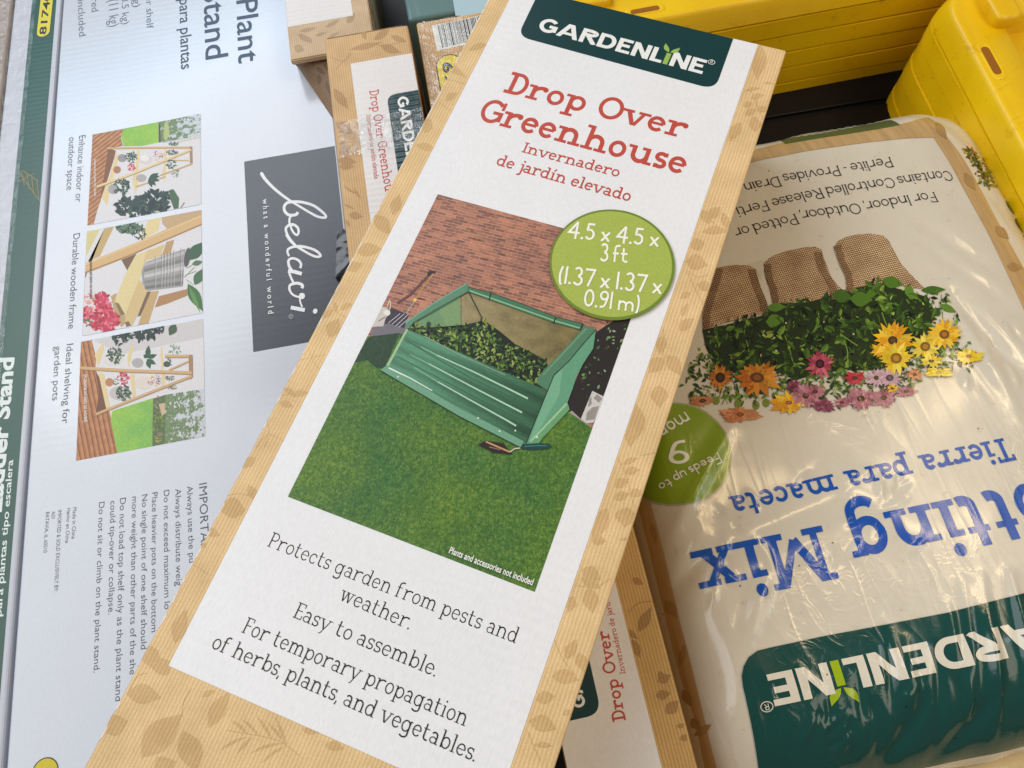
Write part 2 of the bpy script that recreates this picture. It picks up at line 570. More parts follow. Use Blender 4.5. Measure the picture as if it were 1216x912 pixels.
class Face:
    """t stem, xh x-height, se serif reach past the stem centre, st serif thickness, thin hairline ratio"""
    def __init__(self, t=.14, xh=.68, se=.15, st=.11, wide=1.0, thin=.85, space=.34, gap=.07, single_a=False, arm=True):
        self.t, self.xh, self.se, self.st, self.wide, self.thin, self.space, self.gap, self.single_a, self.arm = t, xh, se, st, wide, thin, space, gap, single_a, arm
    def glyph(self, c):
        t, X, se, st = self.t, self.xh, self.se, self.st
        h = t / 2
        w = t * self.thin
        D = -.30
        o = []          # (points, width, closed, clip y0, clip y1)
        def s(pts, wd=t, closed=False, y0=None, y1=None):
            o.append((pts, wd, closed, y0, y1))
        def foot(x, y=0.0, l=1, r=1):
            if se > 0:
                s([(x - (se if l else h), y + st / 2), (x + (se if r else h), y + st / 2)], st)
        def head(x, y, l=1, r=0):
            if se > 0:
                s([(x - (se if l else h), y - st / 2), (x + (se if r else h), y - st / 2)], st)
        def dot(x, y):
            s(arc(x, y, t * .31, t * .31, 0, 360, 12), t * .64, True)
        m = se if se > 0 else h      # left margin to stem centre
        ow = X * 1.02 * self.wide    # round letter width
        cy, ry, rx = X / 2, X / 2 - w / 2, ow / 2 - h
        if c == 'o':
            s(arc(ow / 2, cy, rx, ry, 0, 360, 28), (t + w) / 2, True); a = ow
        elif c == 'c':
            s(arc(ow / 2, cy, rx, ry, 40, 318), (t + w) / 2); a = ow * .94
            if se > 0: s([(ow / 2 + rx * .77, cy + ry * .9), (ow / 2 + rx * .77, cy + ry * .35)], st)
        elif c == 'e':
            s(arc(ow / 2, cy, rx, ry, 5, 320), (t + w) / 2); s([(h, cy + .02), (ow - h, cy + .02)], w * .85); a = ow
        elif c == 'a' and not self.single_a:
            aw = X * .86 * self.wide; sx = aw - h
            s(arc((sx + h * 1.6) / 2, X * .66, (sx - h * 1.6) / 2, X * .34 - w / 2, 150, 0) + [(sx, 0 if se == 0 else st * .5)], t)
            s(arc(sx * .5 + h * .35, X * .295, sx * .5 - h * .35, X * .295 - w / 2, 0, 360, 22), w, True)
            if se > 0: s([(sx - h, st / 2), (sx + se, st / 2)], st)
            a = aw + max(0, se - h)
        elif c in 'dqg' or c == 'a':
            sx = ow - h
            s(arc(ow / 2, cy, rx, ry, 0, 360, 26), (t + w) / 2, True)
            if c == 'd':
                s([(sx, 0), (sx, 1.0)]); head(sx, 1.0); foot(sx, 0, 0, 1)
            elif c == 'a':
                s([(sx, 0), (sx, X)]); foot(sx, 0, 0, 1)
            elif c == 'q':
                s([(sx, D), (sx, X)]); foot(sx, D)
            else:
                s([(sx, X)] + arc(ow / 2, D + .17, rx, .17, 0, -150)); head(sx, X, 0, 1)
            a = ow + (se - h if se > h else 0)
        elif c in 'bp':
            sx = m
            s(arc(sx + rx, cy, rx, ry, 0, 360, 26), (t + w) / 2, True)
            if c == 'b':
                s([(sx, 0), (sx, 1.0)]); head(sx, 1.0)
            else:
                s([(sx, D), (sx, X)]); foot(sx, D); head(sx, X)
            a = sx + 2 * rx + h
        elif c in 'nhm':
            nw = X * .80 * self.wide - (0 if c != 'm' else .06 * X); r = min(nw / 2, X * .45)
            top = 1.0 if c == 'h' else X
            s([(m, 0), (m, top)]); foot(m); head(m, top)
            x = m
            for _ in range(2 if c == 'm' else 1):
                s(arc(x + nw / 2, X - w / 2 - r, nw / 2, r, 172, 0) + [(x + nw, 0)], t)
                x += nw
                foot(x)
            a = x + (se if se > 0 else h)
        elif c == 'r':
            s([(m, 0), (m, X)]); foot(m); head(m, X)
            q = X * .52
            s(arc(m + q * .95, X - w / 2 - q * .8, q * .95, q * .8, 172, 62), t)
            if se > 0: dot(m + q * 1.25, X - w * .75 - t * .1)
            a = m + q * 1.25 + t * .5
        elif c == 'u':
            nw = X * .80 * self.wide; r = min(nw / 2, X * .45)
            s([(m, X)] + arc(m + nw / 2, w / 2 + r, nw / 2, r, 180, 352), t); s([(m + nw, 0), (m + nw, X)]); head(m, X); head(m + nw, X); foot(m + nw, 0, 0, 1)
            a = m + nw + max(h, se)
        elif c in 'iíj':
            if c == 'j':
                s([(m + .1, X)] + arc(m + .1 - .2, D + .2, .2, .2, 0, -110)); head(m + .1, X); dot(m + .1, X + .24); a = m + .1 + h
            else:
                s([(m, 0), (m, X)]); foot(m); head(m, X); a = m + max(h, se)
                if c == 'i': dot(m, X + .24)
                else: s([(m - .04, X + .12), (m + .14, X + .32)], w)
        elif c == 'l':
            s([(m, 0), (m, 1.0)]); foot(m); head(m, 1.0); a = m + max(h, se)
        elif c == 't':
            x = m * .7 + h
            s([(x, X + .26), (x, .20)] + arc(x + .19, .20, .19, .20 - w / 2, 180, 300), t); s([(x - h - .10, X - st / 2 if st else X - w / 2), (x + .27, X - st / 2 if st else X - w / 2)], st or w); a = x + .32
        elif c == 'f':
            x = m
            s([(x, 0)] + arc(x + .22, .80, .22, .20 - w / 2, 180, 65), t); foot(x); s([(x - .15, X - (st or w) / 2), (x + .24, X - (st or w) / 2)], st or w); a = x + .34
        elif c == 's':
            sw = X * .78 * self.wide; r = (X - w) / 4
            s(arc(sw / 2, X - w / 2 - r, sw / 2 - h, r, 30, 270) + arc(sw / 2, w / 2 + r, sw / 2 - h, r, 90, -150)[1:], (t + w) / 2)
            if se > 0:
                s([(sw - h * 1.1, X), (sw - h * 1.1, X - r * 1.25)], st * .8); s([(h * 1.1, 0), (h * 1.1, r * 1.25)], st * .8)
            a = sw
        elif c in 'vy':
            vw = X * .98 * self.wide; ex = se * .55
            if c == 'v':
                s([(ex, X), (ex + vw / 2 - h * .2, 0)], t, False, 0, X); s([(ex + vw / 2 + h * .2, 0), (ex + vw, X)], w, False, 0, X)
            else:
                s([(ex, X), (ex + vw / 2, 0)], t, False, -.05, X); s([(ex + vw, X), (ex + vw / 2 - vw * .2, -.22), (ex + vw * .12, D + .02)], w, False, D, X)
            head(ex, X, 1, 1); head(ex + vw, X, 1, 1); a = vw + 2 * ex + (0 if se else h)
        elif c == 'w':
            vw = X * .66 * self.wide; ex = se * .55; x = ex
            for k in range(2):
                s([(x, X), (x + vw / 2, 0)], t, False, 0, X); s([(x + vw / 2, 0), (x + vw, X)], w, False, 0, X); x += vw
            head(ex, X, 1, 1); head(x, X, 1, 1); head(ex + vw, X, 1, 1); a = x + ex
        elif c == 'x':
            vw = X * .80 * self.wide; ex = max(se * .8, h * .6)
            s([(ex, X), (ex + vw, 0)], t, False, 0, X); s([(ex, 0), (ex + vw, X)], w, False, 0, X)
            for x in (ex, ex + vw):
                head(x, X, 1, 1); foot(x)
            a = vw + 2 * ex
        elif c == 'k':
            s([(m, 0), (m, 1.0)]); s([(m, X * .4), (m + X * .6, X)], w, False, 0, X); s([(m + X * .2, X * .55), (m + X * .66, 0)], t, False, 0, X); a = m + X * .7
        elif c == 'D':
            dw = .84 * self.wide
            s([(m, 0), (m, 1)]); s([(m - (se if se else h), 1 - w / 2), (dw * .5, 1 - w / 2)] + arc(dw * .5, .5, dw * .5 - h, .5 - w / 2, 90, -90)[1:] + [(m - (se if se else h), w / 2)], (t + w) / 2); a = dw
        elif c == 'O':
            s(arc(.48 * self.wide, .5, .48 * self.wide - h, .5 - w / 2, 0, 360, 36), (t + w) / 2, True); a = .96 * self.wide
        elif c in 'GC':
            q = .47 * self.wide
            s(arc(q, .5, q - h, .5 - w / 2, 42, 322 if c == 'C' else 345), (t + w) / 2); a = q * 1.9
            if c == 'G':
                s([(q * 1.08, .46), (q * 1.93, .46)], w); s([(q * 1.93 - h, .46), (q * 1.93 - h, .12)], t)
            if se > 0: s([(q + q * .76, .96), (q + q * .76, .62)], st)
        elif c == 'I':
            s([(m, 0), (m, 1)]); foot(m); head(m, 1, 1, 1); a = m + max(h, se)
        elif c in 'PR':
            pw = .66 * self.wide; b = .5 if c == 'R' else .44
            s([(m, 0), (m, 1)]); foot(m)
            yb = b; r = (1 - yb) / 2
            s([(m - (se if se else h), 1 - w / 2), (pw * .55 + m * .3, 1 - w / 2)] + arc(pw * .55 + m * .3, 1 - r, pw * .45, r - w / 2, 90, -90)[1:] + [(m, yb + w / 2)], (t + w) / 2); a = pw + m * .3 + h
            if c == 'R':
                s([(m + pw * .35, yb + w * .2), (m + pw * .98, 0)], t, False, 0, 1); a = max(a, m + pw * 1.02)
                if se: foot(m + pw * .98, 0, 0, 1); a = m + pw + se
        elif c in 'EF':
            ew = .62 * self.wide
            s([(m, 0), (m, 1)]); foot(m)
            s([(m - (se if se else h), 1 - w / 2), (ew + m * .4, 1 - w / 2)], w); s([(m, .52), (ew * .86 + m * .4, .52)], w)
            if c == 'E': s([(m, w / 2), (ew + m * .4, w / 2)], w)
            if se:
                s([(ew + m * .4 - st / 2, 1), (ew + m * .4 - st / 2, .76)], st)
                if c == 'E': s([(ew + m * .4 - st / 2, 0), (ew + m * .4 - st / 2, .26)], st)
            a = ew + m * .4
        elif c == 'T':
            tw = .82 * self.wide
            s([(tw / 2, 0), (tw / 2, 1)]); foot(tw / 2); s([(0, 1 - w / 2), (tw, 1 - w / 2)], w)
            if se: s([(st / 2, 1), (st / 2, .74)], st); s([(tw - st / 2, 1), (tw - st / 2, .74)], st)
            a = tw
        elif c == 'M':
            mw = .92 * self.wide
            x0, x1 = m, m + mw
            s([(x0, 0), (x0, 1)], w); s([(x1, 0), (x1, 1)], t); s([(x0, 1.02), ((x0 + x1) / 2, .16)], t, False, 0, 1); s([((x0 + x1) / 2, .16), (x1, 1.02)], w, False, 0, 1)
            foot(x0); foot(x1); head(x0, 1, 1, 0); head(x1, 1, 0, 1); a = x1 + max(se, h)
        elif c == 'A':
            aw = 1.02 * self.wide
            s([(h * .75, -.02), (aw / 2, 1.08)], t, False, 0, 1); s([(aw / 2, 1.08), (aw - h * .75, -.02)], t, False, 0, 1); s([(aw * .22, .30), (aw * .78, .30)], w * .9); a = aw
        elif c == 'N':
            nw = .82 * self.wide
            s([(h, 0), (h, 1)]); s([(nw - h, 0), (nw - h, 1)]); s([(h * .7, 1.06), (nw - h * .7, -.06)], t, False, 0, 1); a = nw
        elif c == 'L':
            s([(h, 0), (h, 1)]); s([(h, w / 2), (.56 * self.wide, w / 2)], w); a = .56 * self.wide
        elif c == '0':
            s(arc(.31, .5, .31 - h, .5 - h, 0, 360, 30), t, True); a = .62
        elif c == '1':
            s([(h, 0), (h * 1.2, 1)]); a = t * 1.2
        elif c == '3':
            s(arc(.25, .75, .25 - h, .25 - h * .5, 150, -88), t); s(arc(.27, .26, .28 - h, .26 - h * .5, 92, -155), t); a = .55
        elif c == '4':
            s([(.44, -.02), (.50, 1.0)], t); s([(.50, 1.0), (h * .8, .36), (.66, .34)], t); a = .66
        elif c == '5':
            s([(.52, 1 - h), (.16, 1 - h), (.12, .60)] + arc(.26, .33, .29 - h, .33 - h, 118, -150)[0:], t); a = .56
        elif c in '69':
            p = arc(.28, .28, .28 - h, .28 - h, 0, 360, 22)
            q = [(.46, 1 - h), (.20, .80), (h, .36)]
            q = spline([(.50, 1 - h), (.22, .84), (h * 1.1, .34)], 6)
            if c == '9':
                p = [(.56 - x, 1 - y) for x, y in p]; q = [(.56 - x, 1 - y) for x, y in q]
            s(p, t, True); s(q, t); a = .56
        elif c == '7':
            s([(0, 1 - h), (.52, 1 - h), (.20, 0)], t); a = .52
        elif c == '8':
            s(arc(.26, .74, .22 - h * .5, .26 - h, 0, 360, 20), t, True); s(arc(.26, .27, .26 - h, .27 - h, 0, 360, 20), t, True); a = .52
        elif c == '(':
            s(arc(.34, .45, .30, .66, 128, 232), t); a = .22
        elif c == ')':
            s(arc(-.12, .45, .30, .66, 52, -52), t); a = .22
        elif c == '.':
            s(arc(h, h * 1.1, t * .32, t * .32, 0, 360, 12), t * .66, True); a = t
        elif c == ',':
            s([(h * 1.1, h * 1.8), (h * .9, 0), (0, -.16)], t * .8); a = t
        elif c == '-':
            s([(0, X * .5), (.28, X * .5)], w); a = .28
        else:
            a = .4
        return o, a
    def layout(self, text, track=0.0):
        """quads in cap-height units, and ink width"""
        x, out = 0.0, []
        for i, c in enumerate(text):
            if c == ' ':
                x += self.space
                continue
            o, a = self.glyph(c)
            for k, (pts, wd, closed, y0, y1) in enumerate(o):
                pts = [(px + x, py) for px, py in pts]
                if closed:
                    pts = pts[:-1]
                for q in ribbon(pts, wd, closed):
                    if y0 is not None:
                        q = clip_poly(q, [(x - 2, y0), (x + 4, y0), (x + 4, y1), (x - 2, y1)])
                    if len(q) >= 3:
                        out.append((q, (i, k)))
            x += a + self.gap + track
        return out, x - self.gap - track

def frame_text(sheet, p0, p1, top, h):
    a, b = sheet.plan(p0), sheet.plan(p1)
    u = (b - a)
    L = u.length
    u = u / L
    v = Vector((-u.y, u.x))
    if top is not None:
        h = abs((sheet.plan(top) - a).dot(v))
    return a, u, v, L, h
def write(sheet, text, face, p0, p1, top, mat, col, h=None, track=0.0, special=None):
    """set a line of lettering on the face: baseline runs p0 to p1 (photo pixels), top is any point at cap height"""
    a, u, v, L, h = frame_text(sheet, p0, p1, top, h)
    qs, W_ = face.layout(text, track)
    sx = L / W_
    last = None
    for q, key in qs:
        pts = [a + u * (x * sx) + v * (y * h) for x, y in q]
        c = special.get(key[0], col) if special else col
        sheet.xy(pts, mat, c, same=(key == last))
        last = key
    return h

def sans_mesh(text, bold):
    """outline of the built-in sans face, as flat polygons"""
    cu = bpy.data.curves.new("t", 'FONT')
    cu.body = text
    cu.size = 1.0
    cu.offset = bold
    cu.resolution_u = 3
    ob = bpy.data.objects.new("t", cu)
    S.collection.objects.link(ob)
    dg = bpy.context.evaluated_depsgraph_get()
    me = bpy.data.meshes.new_from_object(ob.evaluated_get(dg))
    vs = [(v.co.x, v.co.y) for v in me.vertices]
    fs = [tuple(p.vertices) for p in me.polygons]
    bpy.data.objects.remove(ob)
    bpy.data.curves.remove(cu)
    bpy.data.meshes.remove(me)
    return vs, fs
def sans(sheet, text, p0, p1, top, mat, col, bold=0.0, h=None, slant=0.0, track=0):
    if track:
        text = (" " * track).join(text)
    a, u, v, L, h = frame_text(sheet, p0, p1, top, h)
    vs, fs = sans_mesh(text, bold)
    x0, x1 = min(p[0] for p in vs), max(p[0] for p in vs)
    sx, sy = L / (x1 - x0), h / .729
    sheet.k += 1
    for f in fs:
        sheet.xy([a + u * ((vs[i][0] - x0) * sx + vs[i][1] * sy * slant) + v * (vs[i][1] * sy) for i in f], mat, col, same=True)

SLAB = Face(t=.165, xh=.66, se=.235, st=.115, thin=.80, space=.44, gap=.05)
SLABM = Face(t=.138, xh=.67, se=.205, st=.095, thin=.82, space=.40, gap=.06)
SLABB = Face(t=.195, xh=.70, se=.235, st=.115, thin=.76, space=.42, gap=.045)
BOOK = Face(t=.086, xh=.66, se=.145, st=.046, thin=.62, space=.36, gap=.10, wide=.88)
HAND = Face(t=.122, xh=.56, se=0, st=0, thin=1.0, space=.26, gap=.10, single_a=True)
LOGO = Face(t=.225, xh=.7, se=0, st=0, thin=.88, gap=.085, wide=1.02)

def logo(sheet, p0, p1, top, mat, white, lime, gapcol):
    """white capitals with a green shoot for the letter I"""
    a, u, v, L, h = frame_text(sheet, p0, p1, top, None)
    qs, W_ = LOGO.layout("GARDENLINE")
    sx = L / W_
    last = None
    xi = []
    for q, key in qs:
        if key[0] == 7:
            xi += [p[0] for p in q]
            continue
        sheet.xy([a + u * (x * sx) + v * (y * h) for x, y in q], mat, white, same=(key == last))
        last = key
    xc, hw = (min(xi) + max(xi)) / 2, (max(xi) - min(xi)) / 2
    T = lambda pts: [a + u * (x * sx) + v * (y * h) for x, y in pts]
    sheet.xy(T([(xc - hw, 0), (xc + hw, 0), (xc + hw, .80), (xc - hw, .80)]), mat, lime)
    sheet.xy(T(leaf((xc - hw * .3, .86), (xc - hw * 3.1, 1.42), .24, bend=.05)), mat, lime)
    sheet.xy(T(leaf((xc + hw * .3, .86), (xc + hw * 3.3, 1.36), .24, bend=-.05)), mat, lime)
    # registered mark
    e = T(arc(W_ + .20, .96, .155, .155, 0, 360, 20))[:-1]
    for q in ribbon([(p.x, p.y) for p in e], .03 * h, True):
        sheet.xy(q, mat, white, same=True)
    for pts in ([(W_ + .155, .87), (W_ + .155, 1.05), (W_ + .235, 1.05), (W_ + .24, .97), (W_ + .155, .96)], [(W_ + .195, .96), (W_ + .25, .87)]):
        for q in ribbon([(p.x, p.y) for p in T(pts)], .025 * h):
            sheet.xy(q, mat, white, same=True)
# ------------------------------------------------------------------ the place: store floor under everything
rnd = random.Random(7)
FLOOR = -.165
m_floor, nt, b = newmat("floor_concrete", lin(92, 88, 84), rough=.6)
n1 = N(nt, "ShaderNodeTexNoise", i_Scale=9, i_Detail=6)
nt.links.new(coords(nt), n1.inputs["Vector"])
nt.links.new(ramp(nt, n1.outputs["Fac"], [(.3, lin(70, 67, 64)), (.7, lin(104, 100, 95))]), b.inputs["Base Color"])
bm = bmesh.new()
prism(bm, [(-4, -4, FLOOR), (4, -4, FLOOR), (4, 5, FLOOR), (-4, 5, FLOOR)], [(-4, -4, FLOOR - .1), (4, -4, FLOOR - .1), (4, 5, FLOOR - .1), (-4, 5, FLOOR - .1)])
structure(bm_obj("floor", bm, [m_floor]))

WHITE = lin(238, 238, 240)
def fr(ang):
    a = R(ang)
    return Vector((math.cos(a), math.sin(a))), Vector((-math.sin(a), math.cos(a)))
def V2(p):
    return Vector((p[0], p[1]))

# colours of the print
TEAL = lin(10, 56, 58)
RED = lin(196, 78, 64)
BLACK = lin(20, 18, 22)
INKW = lin(240, 240, 236)
LIME = lin(152, 188, 88)
K1, K2 = lin(235, 203, 153), lin(221, 186, 133)
KL1, KL2 = lin(217, 182, 130), lin(203, 166, 113)

m_ink = ink("printed_ink")
m_inkm = ink("printed_photo_ink", grain=.10)

# ------------------------------------------------------------------ long greenhouse carton, lying across the pile
MT, MB = .160, .0605
A0 = -110.9
dv = Vector((math.cos(R(A0)), math.sin(R(A0))))       # towards the viewer along the length
du = Vector((-dv.y, dv.x))                            # across, to the right
tl = PX((579, 0), MT)
tl = tl + dv * ((PX((680.5, 0), MT) - tl).dot(dv))
wdt = (PX((806, 456), MT) - tl).dot(du)
LEN = .74
m_kraft_main = kraft("kraft_paper_long", A0, K1, K2)
m_kraft_main_leaf = kraft("kraft_leaf_ink_long", A0, KL1, KL2)
c4 = [tl, tl + dv * LEN, tl + dv * LEN + du * wdt, tl + du * wdt]
mid = (c4[0] + c4[2]) / 2
main = bm_obj("greenhouse_carton", carton_bm(c4, MT, MB, .0014), [m_kraft_main], None, (mid.x, mid.y, MB))
tag(main, "long kraft and white carton with a greenhouse photo, lying diagonally across the pile", "carton")
def proj(x, y, z):
    """photo pixel of a point of the pile"""
    d = Vector((x, y, z - ZC))
    c = WX * d.x + WY * d.y + WZ * d.z
    return (CX + FPX * c.x / c.z, CY + FPX * c.y / c.z)
OUT = [proj(*(mid + (p - mid) * .997), MT) for p in c4]

m_white_main = board("white_panel_long", A0, WHITE, mottle=.05, bstr=.13)
sh = Sheet(MT, .00028, clip=None)
pan = [PX(p, MT) for p in ((201, 788), (904, 54))]
pc = [tl + du * ((PX((489, 228), MT) - tl).dot(du)) , None, None, None]
ua, ub = (PX((371.5, 456), MT) - tl).dot(du), (PX((762, 456), MT) - tl).dot(du)
vb = (PX((304, 836.5), MT) - tl).dot(dv)
mp = lambda u, v: tl + du * u + dv * v
sh.xy([mp(ua, .0012), mp(ub, .0012), mp(ub, vb), mp(ua, vb)], m_white_main)
panel = sh.build("white_panel", main)

# leaf sprigs printed on the kraft border
lf = Sheet(MT, .00004, clip=OUT, step=4e-7)
def L(z, lst):
    for ax, ay, bx, by, w in lst:
        a, b = Zp(*z, ax, ay), Zp(*z, bx, by)
        lf.px(leaf(a, b, w / z[2] * 1.15, bend=(a[0] - b[0]) * .06), m_kraft_main_leaf)
def St(z, w, *paths):
    for p in paths:
        lf.line(spline(Z(*z, p), 5), w, m_kraft_main_leaf)
L((304, 0, 4), [(870, 300, 1000, 370, 34), (840, 610, 780, 590, 60), (760, 690, 860, 720, 34), (900, 480, 960, 440, 30), (1010, 240, 1110, 210, 26)])
St((304, 0, 4), .7, [(800, 360), (920, 380), (1000, 400)], [(850, 470), (920, 520), (970, 500)])
L((304, 228, 4), [(560, 110, 640, 205, 60), (650, 110, 684, 10, 46), (480, 290, 600, 270, 56), (435, 375, 508, 340, 44), (345, 690, 395, 600, 60), (310, 600, 370, 560, 30), (400, 560, 460, 530, 26), (370, 520, 385, 580, 20)])
St((304, 228, 4), .7, [(330, 540), (380, 570), (450, 610)], [(200, 800), (250, 790), (330, 770)], [(230, 850), (260, 800), (280, 750)], [(250, 740), (265, 790), (300, 840)])
L((304, 456, 4), [(130, 20, 190, 60, 26), (170, 60, 260, 40, 24), (110, 90, 180, 110, 30)])
St((304, 456, 4), .8, [(0, 300), (60, 240), (130, 270)], [(50, 170), (62, 230), (40, 300)], [(80, 60), (150, 50), (230, 20)])
L((0, 456, 4), [(1165, 600, 1030, 590, 86), (975, 700, 1048, 722, 36), (1216, 350, 1150, 400, 40), (960, 760, 975, 775, 30), (1180, 480, 1216, 560, 40)])
St((0, 456, 4), .8, [(895, 850), (940, 870), (990, 905)], [(1080, 530), (1140, 520), (1200, 540)])
L((0, 684, 4), [(830, 320, 885, 155, 62), (690, 320, 735, 450, 76), (735, 455, 812, 405, 84), (600, 560, 768, 580, 86), (490, 735, 608, 688, 96), (672, 862, 868, 655, 120), (870, 735, 935, 940, 104), (990, 722, 1095, 545, 66), (960, 575, 1020, 545, 26), (730, 930, 835, 880, 84)])
St((0, 684, 4), 1.0, [(910, 535), (872, 600), (865, 670)], [(610, 550), (650, 480), (700, 460)])
zf = (100, 780, 3.8)
St(zf, 1.1, [(970, 445), (890, 385), (800, 358), (720, 345), (645, 330)])
for q in ((895, 390, 750, 435), (900, 405, 800, 480), (845, 370, 775, 265), (910, 400, 862, 270), (785, 355, 708, 278), (735, 348, 662, 285), (735, 360, 610, 425), (760, 360, 690, 440), (895, 380, 820, 290)):
    L(zf, [(*q, 13)])
L(zf, [(1085, 400, 1175, 415, 40), (985, 330, 1060, 345, 34)])
L((680, 0, 5.067), [(1130, 270, 1108, 480, 84), (1035, 550, 1135, 530, 18), (1072, 592, 1155, 572, 30), (1028, 640, 1085, 622, 34), (1035, 692, 1112, 660, 38), (1110, 666, 1178, 655, 34), (1060, 755, 1140, 745, 78), (1015, 735, 945, 850, 56), (1150, 500, 1210, 505, 10)])
St((680, 0, 5.067), .7, [(1105, 580), (1115, 650), (1145, 720)], [(1060, 545), (1080, 560), (1110, 650)])
L((608, 228, 4), [(905, 85, 935, 155, 44), (935, 125, 992, 72, 44), (900, 190, 1035, 188, 34), (1000, 95, 1025, 185, 34), (850, 262, 915, 240, 52), (825, 330, 930, 348, 66), (880, 440, 950, 460, 44), (800, 505, 850, 478, 26), (805, 590, 838, 528, 28), (795, 660, 866, 600, 42), (720, 680, 700, 770, 46), (720, 790, 650, 860, 60), (735, 775, 800, 870, 60)])
St((608, 228, 4), .7, [(830, 375), (875, 470), (925, 560)], [(835, 375), (880, 405), (930, 392)], [(905, 100), (950, 140), (1010, 190)], [(720, 650), (718, 740), (728, 850)])
L((608, 456, 4), [(695, 5, 702, 112, 70), (580, 85, 560, 300, 110), (525, 382, 602, 353, 24), (535, 420, 608, 408, 34), (487, 490, 556, 452, 42), (482, 548, 560, 522, 38), (555, 520, 625, 520, 36), (545, 585, 535, 680, 90), (450, 590, 385, 745, 70), (378, 745, 445, 746, 44), (512, 742, 548, 734, 14), (330, 880, 420, 930, 60)])
St((608, 456, 4), .7, [(500, 350), (540, 430), (580, 585)], [(610, 340), (650, 332), (690, 322)])
L((608, 684, 4), [(365, 55, 382, 180, 66), (290, 95, 270, 172, 44), (255, 395, 308, 300, 46), (315, 365, 342, 455, 50), (188, 475, 318, 495, 62), (115, 590, 205, 570, 54), (80, 690, 212, 728, 72), (105, 805, 195, 808, 24), (240, 660, 290, 640, 24), (330, 10, 420, 60, 50)])
St((608, 684, 4), .7, [(300, 45), (400, 50), (470, 10)], [(200, 300), (240, 390), (300, 470)], [(75, 740), (100, 800), (135, 880)])
m_wear, nt, b = newmat("worn_paper_edge", lin(240, 228, 208), rough=.7)
for _ in range(110):
    t = rnd.random() ** 1.5
    p_ = tl + dv * (.004 + t * .62)
    l_ = rnd.uniform(.002, .012)
    d0, d1 = rnd.uniform(.0010, .0018), rnd.uniform(.0009, .0015)
    lf.xy([p_ + du * .0006, p_ + du * d0 + dv * l_ * .3, p_ + du * d1 + dv * l_ * .7, p_ + dv * l_ + du * .0006], m_wear)
lf.build("printed_leaves", main)

# badge with the maker's name
sh = Sheet(MT, .00040)
cn = [sh.plan(p) for p in ((640, -9.2), (614.7, 43.3), (849, 106.9), (870.6, 46.4))]
m_badge, nt, b = newmat("badge_teal_ink", TEAL, rough=.34, spec=.5)
sh.xy(rounded(cn, [0, .011, .011, 0]), m_badge)
badge = sh.build("name_badge", main)
sh = Sheet(MT, .00052)
logo(sh, (637.2, 36.2), (833.4, 88.6), (730.9, 43.6), m_ink, INKW, LIME, TEAL)
sh.build("badge_lettering", badge)

# red title
sh = Sheet(MT, .00040)
zt = (560, 70, 4.504)
write(sh, "Drop Over", SLAB, Zp(*zt, 168, 178), Zp(*zt, 1133, 428), Zp(*zt, 213, 68), m_ink, RED)
write(sh, "Greenhouse", SLAB, Zp(*zt, 27, 326), Zp(*zt, 1132, 622), Zp(*zt, 632, 352), m_ink, RED)
write(sh, "Invernadero", SLABM, Zp(*zt, 266, 499), Zp(*zt, 783, 634), Zp(*zt, 290, 447), m_ink, RED)
write(sh, "de jardín elevado", SLABM, Zp(*zt, 128, 567), Zp(*zt, 842, 765), Zp(*zt, 186, 519), m_ink, RED)
sh.build("title_lettering", main)

# black sales text
sh = Sheet(MT, .00040)
zb = (270, 620, 3.123)
hh = write(sh, "Protects garden from pests and", BOOK, Zp(*zb, 147, 89), Zp(*zb, 1068, 450), Zp(*zb, 172, 37), m_ink, BLACK)
write(sh, "weather.", BOOK, Zp(*zb, 414, 288), Zp(*zb, 671, 398), None, m_ink, BLACK, h=hh)
write(sh, "Easy to assemble.", BOOK, Zp(*zb, 242, 352), Zp(*zb, 768, 573), None, m_ink, BLACK, h=hh)
write(sh, "For temporary propagation", BOOK, Zp(*zb, 52, 408), Zp(*zb, 880, 757), None, m_ink, BLACK, h=hh)
write(sh, "of herbs, plants, and vegetables.", BOOK, (250.5, 769.2), (562.5, 904.2), None, m_ink, BLACK, h=hh)
sh.build("sales_lettering", main)

# printed photograph: brick wall, lawn, mesh greenhouse over a raised bed
PH = [(520, 231), (342, 590), (635, 703), (776.5, 300.6)]
m_brick = textured("photo_brick", -17.5, _brick)
m_lawn = textured("photo_lawn", -20, _lawn(lin(44, 80, 34), lin(76, 118, 48), lin(132, 156, 74)))
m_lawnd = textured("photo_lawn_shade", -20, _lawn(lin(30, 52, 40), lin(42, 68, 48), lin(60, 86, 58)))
sh = Sheet(MT, .00040, clip=PH)
g = m_inkm
C = lin
sh.px(PH, m_brick)
z1, z2, z3, z4 = (430, 320, 7.6), (580, 320, 6.756), (440, 400, 7.6), (560, 430, 7.6)
# ground strip, watering can, fork
sh.px(Z(*z1, [(215, 430), (262, 345), (350, 380), (425, 410), (380, 540), (180, 520)]), g, C(62, 58, 66))
sh.px(Z(*z1, [(60, 640), (112, 512), (240, 488), (400, 540), (360, 600), (150, 640)]), g, C(118, 112, 122))
sh.px(Z(*z1, [(180, 340), (215, 345), (255, 380), (250, 412), (218, 432), (192, 515), (90, 520), (100, 420)]), g, C(205, 198, 190))
sh.px(ell(*Zp(*z1, 225, 392), 4.2, 3.0, 14, .3), g, C(232, 228, 220))
sh.line(spline(Z(*z1, [(225, 345), (250, 280), (258, 330), (245, 375)]), 4), .9, g, C(214, 206, 190))
sh.line(Z(*z1, [(150, 470), (210, 430)]), 1.6, g, C(150, 138, 128))
sh.line(Z(*z1, [(590, 70), (440, 230), (320, 310)]), 3.4, g, C(106, 68, 66))
sh.line(Z(*z1, [(655, 30), (560, 150), (475, 285)]), 1.5, g, C(186, 138, 74))
sh.line(Z(*z1, [(475, 285), (400, 400)]), 1.1, g, C(176, 168, 164))
